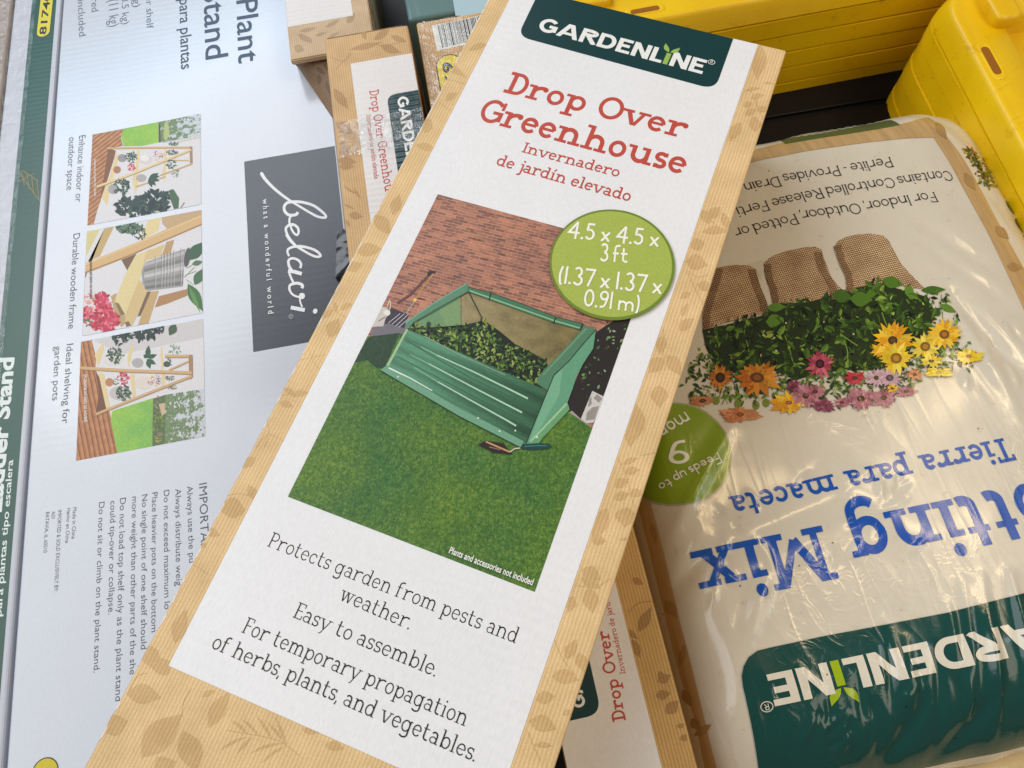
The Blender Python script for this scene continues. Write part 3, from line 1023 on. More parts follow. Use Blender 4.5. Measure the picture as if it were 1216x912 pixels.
sh.px(ell(*Zp(*z1, 478, 278), 2.0, 2.2, 10), g, C(240, 196, 96))
sh.line(Z(*z1, [(500, 262), (570, 276)]), 1.6, g, C(72, 50, 52))
sh.px(Z(*z1, [(590, 30), (612, 12), (668, 18), (660, 45), (640, 36), (608, 66), (588, 72)]), g, C(60, 44, 46))
for a, c in (((345, 400), (238, 485)), ((382, 402), (272, 496)), ((420, 404), (304, 514)), ((420, 448), (330, 524))):
    sh.line(Z(*z1, [a, c]), .8, g, C(196, 196, 204))
# lawn
sh.px([(436, 400), (475, 396), (600, 440), (676, 489.5), (703, 508), (760, 640), (635, 720), (320, 600)], m_lawn)
sh.k += 1
_bk = sh.k
for _ in range(5200):
    x, y = rnd.uniform(345, 700), rnd.uniform(425, 700)
    if y < 432 + (x - 450) * .56 or (x > 640 and y < 500 + (700 - x) * .4):
        continue
    n_ = noise.noise((x * .018, y * .022, 4.0)) + .5 * noise.noise((x * .06, y * .07, 1.0)) + .25 * math.exp(-((x - 560) / 60) ** 2 - ((y - 560) / 50) ** 2) - .2 * math.exp(-((x - 400) / 60) ** 2)
    c_ = rnd.choice([C(128, 152, 66), C(108, 140, 58), C(146, 160, 84)]) if rnd.random() < .30 + n_ * 1.0 else rnd.choice([C(50, 86, 40), C(62, 98, 46), C(40, 72, 36), C(34, 60, 34)])
    a = rnd.uniform(-2.2, -.9)
    l = rnd.uniform(1.4, 3.4)
    sh.k = _bk + rnd.randrange(12)
    sh.px([(x, y), (x + .75, y + .2), (x + l * math.cos(a) + .2, y + l * math.sin(a))], m_ink, c_)
sh.k = _bk + 14
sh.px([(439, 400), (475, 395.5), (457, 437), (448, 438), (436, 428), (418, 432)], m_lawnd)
# dark bed and white pot right of the greenhouse
sh.px([(703, 399), (712, 392), (730, 380), (752, 372), (752, 390), (716, 471), (703, 465), (690, 498), (675, 489), (672, 478), (686, 447), (697, 420)], g, C(36, 32, 32))
for _ in range(90):
    x, y = rnd.uniform(690, 750), rnd.uniform(380, 470)
    if (x - 700) > (470 - y) * .52 + 6 or x < 706 - (y - 395) * .40:
        continue
    a = rnd.uniform(0, 6.28)
    l = rnd.uniform(2.5, 6)
    sh.px(leaf((x, y), (x + l * math.cos(a), y + l * math.sin(a)), l * .55, n=4), g, rnd.choice([C(66, 104, 52), C(92, 128, 66), C(48, 78, 44), C(120, 150, 100), C(150, 160, 140), C(70, 44, 40)]))
sh.px(Z(*z4, [(1090, 262), (1190, 312), (1140, 470), (1100, 548), (1040, 552), (985, 515)]), g, C(206, 202, 198))
for q in ([(1130, 290), (1180, 330), (1150, 370), (1100, 330)], [(1090, 410), (1150, 400), (1110, 520), (1030, 530), (1040, 460)], [(1060, 340), (1080, 310), (1085, 380), (1050, 410)]):
    sh.px(Z(*z4, q), g, C(150, 146, 140))
sh.px(Z(*z4, [(880, 455), (905, 440), (985, 515), (1040, 552), (1085, 595)]), g, C(166, 152, 148))
# greenhouse: inner back wall, plants, front, beams, side
sh.px([(547, 347), (557, 344), (582, 352), (690, 388), (672, 420), (648, 440), (600, 425), (548, 390)], g, C(138, 122, 88))
sh.px([(612, 368), (690, 390), (672, 420), (648, 440), (612, 415)], g, C(112, 100, 66))
sh.px([(640, 378), (690, 390), (672, 420), (650, 440)], g, C(94, 84, 56))
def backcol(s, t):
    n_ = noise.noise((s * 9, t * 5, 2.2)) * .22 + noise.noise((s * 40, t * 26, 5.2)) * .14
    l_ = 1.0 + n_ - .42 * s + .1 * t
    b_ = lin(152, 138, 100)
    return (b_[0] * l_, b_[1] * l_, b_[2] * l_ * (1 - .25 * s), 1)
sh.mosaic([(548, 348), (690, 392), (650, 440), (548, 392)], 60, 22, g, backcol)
for _ in range(0):
    x, y = rnd.uniform(556, 676), rnd.uniform(356, 420)
    if y < 350 + (x - 556) * .32 or y > 388 + (x - 556) * .36:
        continue
    sh.px(ell(x, y, rnd.uniform(2, 7), rnd.uniform(.5, 1.5), 8, .33), g, rnd.choice([C(150, 132, 92), C(126, 112, 76), C(104, 94, 66), C(142, 130, 84)]))
sh.px([(488, 391), (494, 383), (546, 347), (547.5, 388), (520, 390)], g, C(112, 148, 108))
sh.px([(520, 366), (546, 348), (547.5, 388), (530, 389)], g, C(124, 156, 108))
sh.line([(547.5, 348), (548, 388)], 1.0, g, C(96, 112, 78))
sh.px([(486, 391), (552, 386), (575, 381), (594, 394), (612, 409), (648, 428), (654, 444), (640, 463), (596, 447), (545, 422)], g, C(28, 38, 26))
for _ in range(760):
    t = rnd.random()
    x = 490 + t * 160
    yt = 389 + max(0, (x - 570)) * .55 - 8 * math.exp(-((x - 572) / 22) ** 2)
    yb = 393 + (x - 487) * .45
    y = rnd.uniform(yt, yb + 1)
    a = rnd.uniform(0, 6.28)
    l = rnd.uniform(3.0, 8.5)
    lite = rnd.random() < .28 + .3 * math.exp(-((x - 573) / 14) ** 2)
    sh.px(leaf((x, y), (x + l * math.cos(a), y + l * math.sin(a)), l * .42, n=3), g, rnd.choice([C(112, 142, 56), C(136, 158, 74), C(92, 128, 50), C(158, 174, 98)]) if lite else rnd.choice([C(44, 68, 38), C(58, 88, 46), C(32, 48, 30), C(70, 104, 50), C(22, 30, 22), C(50, 76, 40)]))
sh.line([(486.6, 391.4), (520, 389.4), (553, 387.6)], .9, g, C(32, 48, 38))
sh.line([(556.5, 347), (572.2, 378), (569.5, 385)], 1.1, g, C(42, 56, 50))
FP = [(482.6, 391.7), (504.5, 400), (545.3, 421.7), (600, 446), (628.4, 457.6), (650, 464.6), (625.1, 527), (618, 531.5), (451.8, 440), (459.7, 434.5)]
m_tent = textured("photo_tent_mesh", -20, lambda nt, ang: mix(nt, 1.0, lin(84, 132, 104), ramp(nt, (lambda n: (nt.links.new(coords(nt, ang - 8, (.12, 1, 1)), n.inputs["Vector"]), n.outputs["Fac"])[1])(N(nt, "ShaderNodeTexNoise", i_Scale=420, i_Detail=3, i_Roughness=.7)), [(.32, (.66, .70, .66, 1)), (.7, (1.22, 1.16, 1.16, 1))]), 'MULTIPLY'))
sh.px(FP, m_tent)
def lerp(a, b, t):
    return (a[0] + (b[0] - a[0]) * t, a[1] + (b[1] - a[1]) * t)
TLc, TRc, BRc, BLc = (482.6, 391.7), (650, 464.6), (625.1, 527), (459.7, 434.5)
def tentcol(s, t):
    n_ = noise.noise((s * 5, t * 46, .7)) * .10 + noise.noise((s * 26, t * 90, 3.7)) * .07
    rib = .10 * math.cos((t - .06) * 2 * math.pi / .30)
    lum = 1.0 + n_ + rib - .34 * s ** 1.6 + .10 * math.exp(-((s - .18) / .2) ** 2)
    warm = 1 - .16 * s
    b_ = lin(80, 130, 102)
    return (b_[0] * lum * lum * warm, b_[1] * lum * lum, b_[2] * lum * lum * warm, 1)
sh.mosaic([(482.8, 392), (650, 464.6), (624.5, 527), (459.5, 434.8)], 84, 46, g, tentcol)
sh.line([(504.5, 400), (545.3, 421.7), (600, 446)], .8, g, C(150, 170, 150))
for pts in ([(500, 412.5), (519, 422.4), (560, 441), (600, 460.5), (627, 474)], [(487, 421.5), (510, 433), (560, 459.5), (600, 480.3), (620, 490.5)], [(492, 437), (520, 454), (560, 476.5), (600, 498.7), (613, 506.3)]):
    sh.line(pts[:2], .8, g, C(134, 184, 152), w1=1.2)
    sh.line(pts[1:], 1.9, g, C(128, 176, 146), w1=2.6)
    sh.line(pts[1:], .8, g, C(188, 222, 192), w1=1.3)
for pts in ([(482, 405), (560, 450), (632, 484)], [(472, 424), (560, 470), (626, 503)]):
    sh.line(pts, 1.2, g, C(58, 98, 76))
sh.px([(451.8, 440), (459.5, 435), (545, 485), (622, 524.5), (618, 531.5), (545.3, 494.7)], g, C(112, 162, 132))
sh.line([(462, 437.5), (487, 449.5), (513.7, 464.8)], 1.7, g, C(232, 240, 234), w1=.9)
sh.line([(451.8, 440.4), (545.3, 495), (618, 532)], .9, g, C(30, 48, 34))
for q in ((612, 512), (593.5, 512.5), (473, 448), (568, 497)):
    sh.px(ell(*q, 1.1, 1.1, 8), g, C(220, 226, 214))
sh.px([(482.8, 391), (485, 392.5), (462, 435.5), (459, 434.5)], g, C(160, 196, 146))
sh.px([(553.7, 337), (559, 343), (556, 347.5), (540, 357), (492, 384), (487, 390.5), (482.8, 391.5), (481.2, 383)], g, C(92, 140, 112))
sh.line([(553.7, 338), (515, 361), (482, 384)], 1.6, g, C(120, 164, 138))
sh.line([(557, 346.5), (522, 366), (492, 383.5), (487, 390)], .8, g, C(34, 56, 44))
sh.px([(556, 342), (582, 348.5), (620, 362), (660, 377.5), (692.5, 385.6), (690, 393), (658, 384), (620, 370.5), (581.5, 356.5), (555, 347)], g, C(70, 120, 88))
sh.line([(558, 346), (582, 354.5), (620, 368), (658, 381.5), (689, 390.5)], 1.5, g, C(142, 190, 152))
sh.line([(556, 341.8), (582, 348.2), (620, 361.6), (660, 377), (692, 385)], .8, g, C(36, 50, 40))
for q in (((583.5, 348), (581, 357)), ((660.5, 377), (657, 385)), ((692, 385), (688.5, 393))):
    sh.line(list(q), 1.5, g, C(30, 44, 36))
sh.px([(707.6, 392.5), (704.3, 414.7), (692.5, 432.5), (683.7, 450), (679.7, 463), (673.8, 478.7), (676.4, 487), (644, 521), (640, 527), (625, 527.5), (650.4, 464), (657.5, 447.5), (676, 429.5)], g, C(100, 158, 124))
sh.px([(650.4, 466), (657.5, 449), (668, 438), (664, 470), (640, 512), (628, 526)], g, C(118, 174, 140))
sh.px([(673, 478), (676.4, 487), (644, 521), (640, 527), (629, 527)], g, C(104, 160, 112))
sh.line([(673, 480), (650, 504), (630, 525)], 2.2, g, C(160, 198, 150))
sh.px([(694, 387.4), (708, 391.5), (702, 398), (676, 429), (657.5, 447), (650.6, 464.3), (637.4, 456), (637.8, 450), (646, 440), (664.4, 422), (680, 405), (690, 393)], g, C(82, 128, 98))
sh.line([(696, 391), (668, 421), (645, 446)], 2.2, g, C(104, 150, 118))
sh.line([(707.6, 392.4), (690, 412), (676, 429.3), (658, 446), (650.4, 464.5), (637, 497), (625, 527)], 1.1, g, C(26, 42, 34))
sh.px(ell(*Zp(*z4, 590, 680), 1.5, 1.5, 8), g, C(206, 222, 190))
# trowel
sh.px(Z(*z4, [(60, 752), (130, 712), (290, 738), (348, 815), (372, 838), (200, 822)]), g, C(44, 32, 30))
sh.line(Z(*z4, [(130, 722), (240, 770), (345, 815)]), 2.0, g, C(196, 150, 104))
sh.line(Z(*z4, [(160, 770), (260, 795)]), 1.0, g, C(150, 120, 108))
sh.line(Z(*z4, [(348, 815), (390, 785), (440, 780)]), 1.3, g, C(214, 206, 190))
sh.px(Z(*z4, [(445, 790), (460, 745), (600, 735), (700, 742), (722, 765), (700, 785), (560, 798)]), g, C(22, 66, 64))
sh.line(Z(*z4, [(480, 765), (590, 758), (680, 760)]), 1.1, g, C(66, 128, 120))
photo = sh.build("photo_print", main)
sh = Sheet(MT, .00170)
sans(sh, "Plants and accessories not included", (533, 657.2), (632, 695.6), (535.6, 649.2), m_ink, INKW, bold=.018)
sh.build("photo_caption", photo)

# round green size badge
sh = Sheet(MT, .00190)
ze = (645, 245, 6.515)
c0, e0 = sh.plan(Zp(*ze, 533, 463)), sh.plan(Zp(*ze, 1016, 488))
r0 = (e0 - c0).length
c1, e1 = sh.plan(Zp(*ze, 530, 458)), sh.plan(Zp(*ze, 995, 484))
r1 = (e1 - c1).length
circ = lambda c, r: [(c.x + r * math.cos(2 * math.pi * i / 64), c.y + r * math.sin(2 * math.pi * i / 64)) for i in range(64)]
sh.px(Z(*ze, ell(532, 464, 484, 427, 72, .13)), m_ink, lin(112, 136, 44))
sh.px(Z(*ze, ell(530, 459, 465, 407, 72, .13)), m_ink, lin(170, 186, 84))
sb = sh.build("size_badge", main)
sh = Sheet(MT, .00200, step=6e-6)
hw = lin(250, 248, 236)
write(sh, "4.5 x 4.5 x", HAND, Zp(*ze, 187, 256), Zp(*ze, 889, 326), Zp(*ze, 277, 135), m_ink, hw)
write(sh, "3 ft", HAND, Zp(*ze, 434, 434), Zp(*ze, 652, 452), Zp(*ze, 490, 303), m_ink, hw)
write(sh, "(1.37 x 1.37 x", HAND, Zp(*ze, 116, 606), Zp(*ze, 912, 692), Zp(*ze, 186, 476), m_ink, hw)
write(sh, "0.91 m)", HAND, Zp(*ze, 308, 784), Zp(*ze, 735, 832), Zp(*ze, 366, 654), m_ink, hw)
sh.build("size_lettering", sb)
# ------------------------------------------------------------------ white plant stand carton, lying flat on the left
def quad_plan(o, d, u, l0, l1, w0, w1):
    return [o + d * l0 + u * w0, o + d * l0 + u * w1, o + d * l1 + u * w1, o + d * l1 + u * w0]
AW = -80.0
dW = Vector((math.cos(R(AW)), math.sin(R(AW))))
uW = Vector((-dW.y, dW.x))
oW = PX((41.5, 456), 0)
wr = (Vector((-.2114, .5975)) - oW).dot(uW) - .0105
m_white_c = board("white_carton_board", AW, lin(205, 210, 219), flute=.0075, rough=.17, spec=.6, mottle=.03, bstr=.018)
wc4 = quad_plan(oW, dW, uW, -.52, .62, 0, wr)
ctr = (wc4[0] + wc4[2]) / 2
white = bm_obj("plant_stand_carton", carton_bm(wc4, 0, FLOOR, .0015), [m_white_c], None, (ctr.x, ctr.y, FLOOR))
tag(white, "big flat white carton with three garden pictures and a dark grey name panel", "carton")

sh = Sheet(0, .00015)
GREY = lin(92, 96, 102)
m_greyp = board("dark_panel_ink", AW, lin(60, 64, 71), flute=.0075, rough=.26, spec=.45, mottle=.12, bstr=.012)
bl = [PX((290, 192), 0), PX((302, 418), 0)]
du_b = (bl[0] - oW).dot(uW)
lt, lb = (bl[0] - oW).dot(dW), (bl[1] - oW).dot(dW)
sh.xy(quad_plan(oW, dW, uW, lt, lb, du_b, wr - .002), m_greyp)
npanel = sh.build("name_panel", white)
sh = Sheet(0, .00024)
za, zc = (300, 195, 9.12), (320, 280, 8.29)
wht = lin(238, 240, 244)
def script(z, pts, w, w1=None, n=8):
    sh.line(spline(Z(*z, pts), n), w, m_ink, wht, w1=w1)
script(za, [(95, 98), (130, 155), (195, 228), (285, 308), (385, 382), (440, 415)], 4.0, 2.6)
sh.px(ell(*Zp(*za, 97, 104), 1.7, 2.0, 10), m_ink, wht)
script(za, [(430, 412), (520, 465), (620, 525), (710, 570), (785, 580), (790, 555), (740, 505), (660, 450), (560, 418), (470, 408), (395, 412)], 2.6, 3.4)
script(za, [(480, 412), (390, 415), (348, 450), (345, 500), (380, 545), (430, 555), (475, 545), (492, 520)], 3.3, 3.6)
script(za, [(425, 555), (402, 590), (400, 650)], 2.6)
script(za, [(400, 660), (440, 655), (485, 685), (500, 730), (485, 768), (455, 755), (425, 710), (410, 660)], 3.2, 2.4)
script(za, [(440, 658), (395, 662), (362, 700), (375, 760), (415, 825), (470, 885)], 3.4, 2.6)
script(zc, [(165, -10), (205, 50), (265, 105), (330, 145), (400, 185), (460, 208), (500, 205), (495, 180), (440, 140), (360, 115), (290, 105)], 2.6, 3.2)
script(zc, [(330, 112), (260, 108), (200, 125), (178, 155), (195, 205)], 3.4, 2.4)
script(zc, [(305, 322), (312, 280), (280, 240), (225, 225), (190, 248), (195, 300), (222, 345), (230, 352)], 2.8, 3.4)
script(zc, [(185, 348), (250, 358), (320, 378)], 4.4)
script(zc, [(195, 362), (212, 410), (240, 470)], 2.6)
script(zc, [(222, 480), (265, 470), (310, 478), (328, 500), (320, 520)], 3.6, 3.6)
script(zc, [(240, 475), (205, 490), (200, 535), (235, 585), (300, 610)], 3.4, 2.2)
sh.px(ell(*Zp(*zc, 322, 596), 3.6, 3.8, 16), m_ink, wht)
script(zc, [(302, 615), (305, 655), (325, 705)], 2.0)
script(zc, [(212, 708), (280, 722), (350, 735)], 4.6)
sh.px(ell(*Zp(*zc, 452, 745), 2.7, 3.2, 14, .4), m_ink, wht)
sh.px(ell(*Zp(*zc, 215, 798), 3.0, 3.2, 16), m_ink, lin(150, 154, 160))
sh.px(ell(*Zp(*zc, 215, 798), 2.3, 2.5, 16), m_ink, lin(110, 114, 120))
sans(sh, "what a wonderful world", (312.3, 237), (318.9, 373.4), (318.8, 236.3), m_ink, wht, track=1, bold=.012)
sh.build("name_lettering", npanel)

# three printed pictures
def picture(name, quad):
    s_ = Sheet(0, .00015, clip=quad, step=7e-7)
    s_.px(quad, m_inkm, lin(222, 220, 222))
    s_.line(quad + quad[:1], .5, m_ink, lin(128, 128, 132))
    return s_
m_deck1 = textured("photo_deck", -42, _deck(lin(196, 142, 98), lin(160, 108, 70), .0046))
m_deck3 = textured("photo_deck_boards", 22, _deck(lin(192, 136, 92), lin(158, 104, 66), .0042))
m_lawn2 = textured("photo_lawn_bright", AW, _lawn(lin(124, 176, 74), lin(142, 192, 86), lin(160, 204, 104)))
WOOD, WOODD, WOODL = C(206, 172, 124), C(170, 132, 92), C(226, 204, 152)
GR = [C(58, 82, 66), C(74, 100, 76), C(44, 62, 56), C(98, 126, 96)]
def bush(s_, z, x, y, r, n, cols, ry=None, lw=.42, ll=.5):
    ry = ry or r
    for _ in range(n):
        t, q = rnd.uniform(0, 6.28), math.sqrt(rnd.random())
        px_, py_ = x + r * q * math.cos(t), y + ry * q * math.sin(t)
        a = rnd.uniform(0, 6.28)
        l = r * ll * rnd.uniform(.6, 1.3)
        s_.px(Z(*z, leaf((px_ - l * math.cos(a) / 2, py_ - l * math.sin(a) / 2), (px_ + l * math.cos(a) / 2, py_ + l * math.sin(a) / 2), l * lw, n=4)), m_inkm, rnd.choice(cols))
def poly(s_, z, pts, col, mat=None):
    s_.px(Z(*z, pts), mat or m_inkm, col)
def bar(s_, z, pts, w, col=WOOD):
    s_.line(Z(*z, pts), w / z[2], m_inkm, col)
    s_.line([(x, y + w / z[2] * .38) for x, y in Z(*z, pts)], w / z[2] * .22, m_inkm, WOODD)

def foliage(seed, sky, dens):
    def f(s, t):
        n_ = noise.noise((s * 7 + seed, t * 7, seed)) + .7 * noise.noise((s * 19, t * 19 + seed, 2.0)) + .5 * noise.noise((s * 44, t * 44, seed + 5))
        if n_ > dens(s, t):
            q = noise.noise((s * 30, t * 30, seed + 9)) * .5 + .5
            a_, b_ = lin(62, 92, 58), lin(150, 172, 124)
            return tuple(a_[i] * (1 - q) + b_[i] * q for i in range(3)) + (1,)
        w_ = .94 + .12 * noise.noise((s * 12, t * 12, seed + 3))
        return tuple(c * w_ for c in sky[:3]) + (1,)
    return f
P1 = [(110, 160), (238.6, 135.2), (239, 243), (103.8, 268)]
s1 = picture("plant_picture", P1)
z = (85, 130, 7.6)
poly(s1, z, [(190, 228), (465, 178), (445, 260), (465, 330), (340, 352), (395, 372), (388, 420), (330, 620), (235, 905), (200, 1040), (130, 1060)], (1, 1, 1, 1), m_deck1)
poly(s1, z, [(330, 350), (400, 372), (388, 430), (330, 620), (250, 850), (300, 560)], C(132, 88, 62))
poly(s1, z, [(465, 176), (782, 112), (785, 300), (640, 330), (472, 335), (447, 260)], (1, 1, 1, 1), m_lawn2)
poly(s1, z, [(782, 114), (1170, 36), (1168, 232), (960, 280), (860, 300), (785, 300)], C(186, 196, 204))
s1.mosaic(Z(*z, [(784, 112), (1168, 36), (1168, 236), (786, 302)]), 60, 34, m_inkm, foliage(1.0, lin(206, 214, 222), lambda s, t: -.55 + s * .9))
poly(s1, z, [(838, 120), (872, 108), (884, 230), (850, 290), (830, 250)], C(180, 190, 120))
poly(s1, z, [(786, 130), (800, 128), (806, 290), (788, 296)], C(92, 72, 66))
poly(s1, z, [(960, 285), (1168, 236), (1168, 260), (880, 318)], C(210, 202, 196))
for q in ([(405, 378), (426, 440), (345, 745), (322, 872), (270, 790), (350, 590)], [(592, 365), (616, 372), (606, 520), (592, 560), (602, 680), (576, 768), (548, 640), (580, 520)], [(836, 355), (862, 360), (852, 560), (838, 664), (818, 570), (838, 470)]):
    poly(s1, z, q, WOODL)
for x, y, rx, ry, cc in ((458, 440, 42, 36, C(150, 148, 148)), (412, 545, 34, 34, C(176, 120, 88)), (672, 455, 62, 44, C(216, 208, 206)), (380, 720, 50, 46, C(168, 166, 164)), (630, 620, 48, 36, C(176, 172, 170)), (880, 545, 28, 30, C(226, 222, 220))):
    s1.px(Z(*z, ell(x, y, rx, ry, 18)), m_inkm, cc)
s1.px(Z(*z, ell(660, 440, 40, 28, 16)), m_inkm, C(236, 230, 226))
bar(s1, z, [(320, 352), (860, 346), (1088, 345)], 20)
bar(s1, z, [(1078, 335), (1082, 490)], 26, WOODD)
bar(s1, z, [(900, 462), (1062, 462)], 12)
bar(s1, z, [(800, 596), (960, 540), (1092, 490)], 16)
bar(s1, z, [(580, 700), (730, 650), (850, 606)], 14)
bush(s1, z, 540, 430, 52, 60, GR)
bush(s1, z, 540, 525, 36, 50, [C(206, 58, 82), C(226, 92, 110), C(180, 40, 66)])
for x, y, cc in ((755, 420, C(214, 70, 90)), (790, 405, C(236, 190, 72)), (808, 432, C(96, 66, 120)), (772, 455, C(240, 206, 96)), (765, 395, C(196, 60, 86)), (820, 410, C(220, 150, 66))):
    bush(s1, z, x, y, 20, 14, [cc])
bar(s1, z, [(228, 702), (560, 580), (850, 462), (1080, 366)], 24, WOODL)
bush(s1, z, 450, 700, 72, 70, GR)
for a in (-.5, -.2, .3, .9, 1.3):
    s1.px(Z(*z, leaf((700, 620), (700 + 100 * math.cos(a), 620 + 90 * math.sin(a)), 40)), m_inkm, C(50, 84, 66))
bush(s1, z, 900, 500, 44, 36, GR)
bush(s1, z, 940, 578, 40, 26, [C(150, 168, 146), C(120, 142, 118)])
bush(s1, z, 920, 310, 46, 26, [C(122, 132, 120), C(98, 110, 100)], ry=22)
bush(s1, z, 910, 390, 50, 26, [C(122, 132, 120), C(98, 110, 100)], ry=18)
for x, y, r in ((480, 880, 80), (560, 860, 84), (660, 850, 92), (740, 830, 96), (820, 830, 84), (620, 930, 90), (760, 920, 80)):
    bush(s1, z, x, y, r, 26, [C(38, 58, 56), C(48, 72, 66), C(30, 46, 46), C(62, 88, 76)], lw=.5, ll=.8)
poly(s1, z, [(882, 730), (920, 722), (970, 800), (965, 890), (925, 900), (890, 800)], C(72, 104, 72))
s1.line(Z(*z, [(1020, 840), (985, 890)]), .7, m_ink, C(120, 128, 120))
sans(s1, "Accessories and plants not included", Zp(*z, 205, 455), Zp(*z, 205, 785), Zp(*z, 232, 455), m_ink, C(236, 232, 226), bold=.01)
s1.build("ladder_picture", white)

P2 = [(103, 275), (239.3, 249.3), (241.3, 371.8), (98, 399.3)]
s2 = picture("wood_picture", P2)
z = (85, 240, 6.081)
poly(s2, z, [(95, 215), (205, 195), (110, 385), (95, 400)], C(214, 202, 142))
poly(s2, z, [(238, 192), (308, 176), (205, 392), (120, 430), (95, 560), (95, 500)], C(196, 168, 112))
poly(s2, z, [(650, 108), (940, 45), (940, 110), (690, 195), (655, 155)], C(196, 166, 124))
poly(s2, z, [(558, 128), (648, 108), (628, 205), (520, 270), (498, 268)], C(226, 206, 150))
bush(s2, z, 420, 185, 90, 70, GR, ry=40)
bush(s2, z, 490, 225, 44, 50, GR, ry=50)
poly(s2, z, [(440, 395), (560, 345), (505, 520), (388, 822), (310, 722)], C(224, 206, 150))
poly(s2, z, [(545, 352), (672, 305), (640, 395), (540, 420), (505, 500)], C(214, 190, 136))
poly(s2, z, [(685, 290), (742, 272), (715, 370), (650, 392)], C(188, 154, 104))
poly(s2, z, [(490, 560), (560, 640), (440, 892), (385, 878), (390, 820)], C(212, 186, 132))
poly(s2, z, [(560, 650), (632, 640), (556, 875), (480, 890)], C(196, 164, 112))
poly(s2, z, [(546, 650), (575, 645), (500, 820), (475, 830)], C(118, 92, 68))
poly(s2, z, [(312, 722), (342, 732), (388, 814), (358, 820)], C(134, 110, 74))
poly(s2, z, [(386, 868), (412, 862), (432, 892), (396, 902)], C(128, 100, 66))
poly(s2, z, [(285, 680), (330, 655), (310, 722), (358, 820), (388, 820), (385, 880), (360, 905), (310, 800)], C(186, 160, 112))
poly(s2, z, [(602, 762), (632, 680), (835, 628), (838, 676), (690, 735)], C(176, 132, 86))
poly(s2, z, [(352, 402), (470, 372), (402, 494)], C(120, 92, 70))
poly(s2, z, [(95, 445), (510, 275), (700, 190), (945, 88), (945, 165), (520, 348), (430, 390), (95, 520)], C(214, 178, 124))
s2.line(Z(*z, [(95, 512), (430, 382), (520, 342), (945, 160)]), 1.6, m_inkm, C(168, 126, 82))
s2.line(Z(*z, [(95, 455), (510, 285), (945, 98)]), .8, m_inkm, C(232, 202, 152))
poly(s2, z, [(540, 432), (820, 338), (805, 610), (548, 642), (512, 585), (506, 500)], C(156, 154, 154))
for k in range(9):
    t = k / 9
    cc = (182, 148, 128, 170, 196, 160, 136, 150, 118)[k]
    y0, y1 = .03 + t * .94, .03 + (t + 1 / 9) * .94
    A_, B_, C_, D_ = (522, 440), (815, 345), (803, 606), (530, 636)
    poly(s2, z, [lerp(A_, D_, y0), lerp(B_, C_, y0), lerp(B_, C_, y1), lerp(A_, D_, y1)], C(cc, cc - 2, cc - 4))
for x in (605, 650, 672, 694, 716, 738, 790):
    s2.line(Z(*z, [(x, 412 - (x - 540) * .32), (x - 4, 632 - (x - 540) * .12)]), .5, m_inkm, C(112, 110, 108))
    s2.line(Z(*z, [(x + 7, 412 - (x - 540) * .32), (x + 3, 632 - (x - 540) * .12)]), .5, m_inkm, C(206, 204, 202))
s2.px(Z(*z, ell(836, 400, 24, 72, 18, .16)), m_inkm, C(82, 82, 84))
s2.line(Z(*z, ell(836, 400, 24, 72, 18, .16)), .6, m_inkm, C(190, 188, 186))
for a in ((830, 480, 900, 440), (820, 530, 900, 500), (830, 560, 880, 600), (815, 545, 890, 470)):
    s2.line(Z(*z, [a[:2], a[2:]]), .7, m_inkm, C(110, 140, 90))
for q, cc in (((845, 420, 960, 285, 90), C(58, 96, 66)), ((890, 600, 950, 480, 70), C(72, 110, 72)), ((840, 590, 950, 790, 86), C(66, 112, 58)), ((850, 610, 930, 800, 30), C(96, 146, 70)), ((870, 450, 950, 430, 40), C(84, 120, 84))):
    s2.px(Z(*z, leaf(q[:2], q[2:4], q[4])), m_inkm, cc)
bush(s2, z, 130, 740, 70, 40, [C(230, 150, 150), C(238, 190, 170), C(170, 150, 90)], ry=70)
bush(s2, z, 150, 860, 66, 40, [C(120, 110, 66), C(206, 92, 104), C(96, 104, 60)], ry=40)
for x, y, r in ((225, 720, 60), (240, 790, 66), (290, 850, 56), (200, 870, 56), (120, 800, 44), (270, 900, 50)):
    bush(s2, z, x, y, r, 40, [C(206, 62, 88), C(190, 46, 74), C(224, 92, 112), C(232, 122, 136), C(170, 36, 62)], lw=.6, ll=.7)
sans(s2, "Accessories and plants not included", Zp(*z, 133, 400), Zp(*z, 133, 700), Zp(*z, 156, 400), m_ink, C(60, 56, 52), bold=.005)
s2.build("bench_picture", white)

P3 = [(96.3, 406), (241.8, 378.5), (243.8, 518), (90.5, 547.3)]
s3 = picture("shelf_picture", P3)
z = (85, 375, 5.212)
poly(s3, z, [(120, 140), (840, 10), (840, 130), (300, 240)], C(208, 204, 204))
poly(s3, z, [(50, 165), (125, 148), (152, 260), (150, 330), (180, 420), (238, 600), (290, 855), (20, 905)], (1, 1, 1, 1), m_deck3)
poly(s3, z, [(150, 345), (185, 400), (232, 560), (205, 600), (150, 610), (170, 480)], C(120, 78, 56))
poly(s3, z, [(250, 590), (400, 542), (505, 510), (500, 808), (284, 852), (244, 645)], (1, 1, 1, 1), m_lawn2)
poly(s3, z, [(505, 512), (582, 490), (576, 795), (500, 808)], C(92, 112, 66))
bush(s3, z, 535, 640, 34, 60, [C(110, 140, 60), C(140, 160, 70), C(80, 104, 56), C(150, 120, 110)], ry=140, ll=.7)
poly(s3, z, [(540, 545), (580, 540), (588, 600), (560, 620)], C(206, 180, 146))
bush(s3, z, 540, 770, 18, 20, [C(206, 198, 60), C(180, 180, 60)])
poly(s3, z, [(582, 490), (834, 450), (834, 748), (576, 795)], C(204, 208, 214))
s3.mosaic(Z(*z, [(580, 490), (834, 450), (834, 748), (576, 795)]), 50, 60, m_inkm, foliage(6.0, lin(208, 212, 218), lambda s, t: -.5 + s * .75))
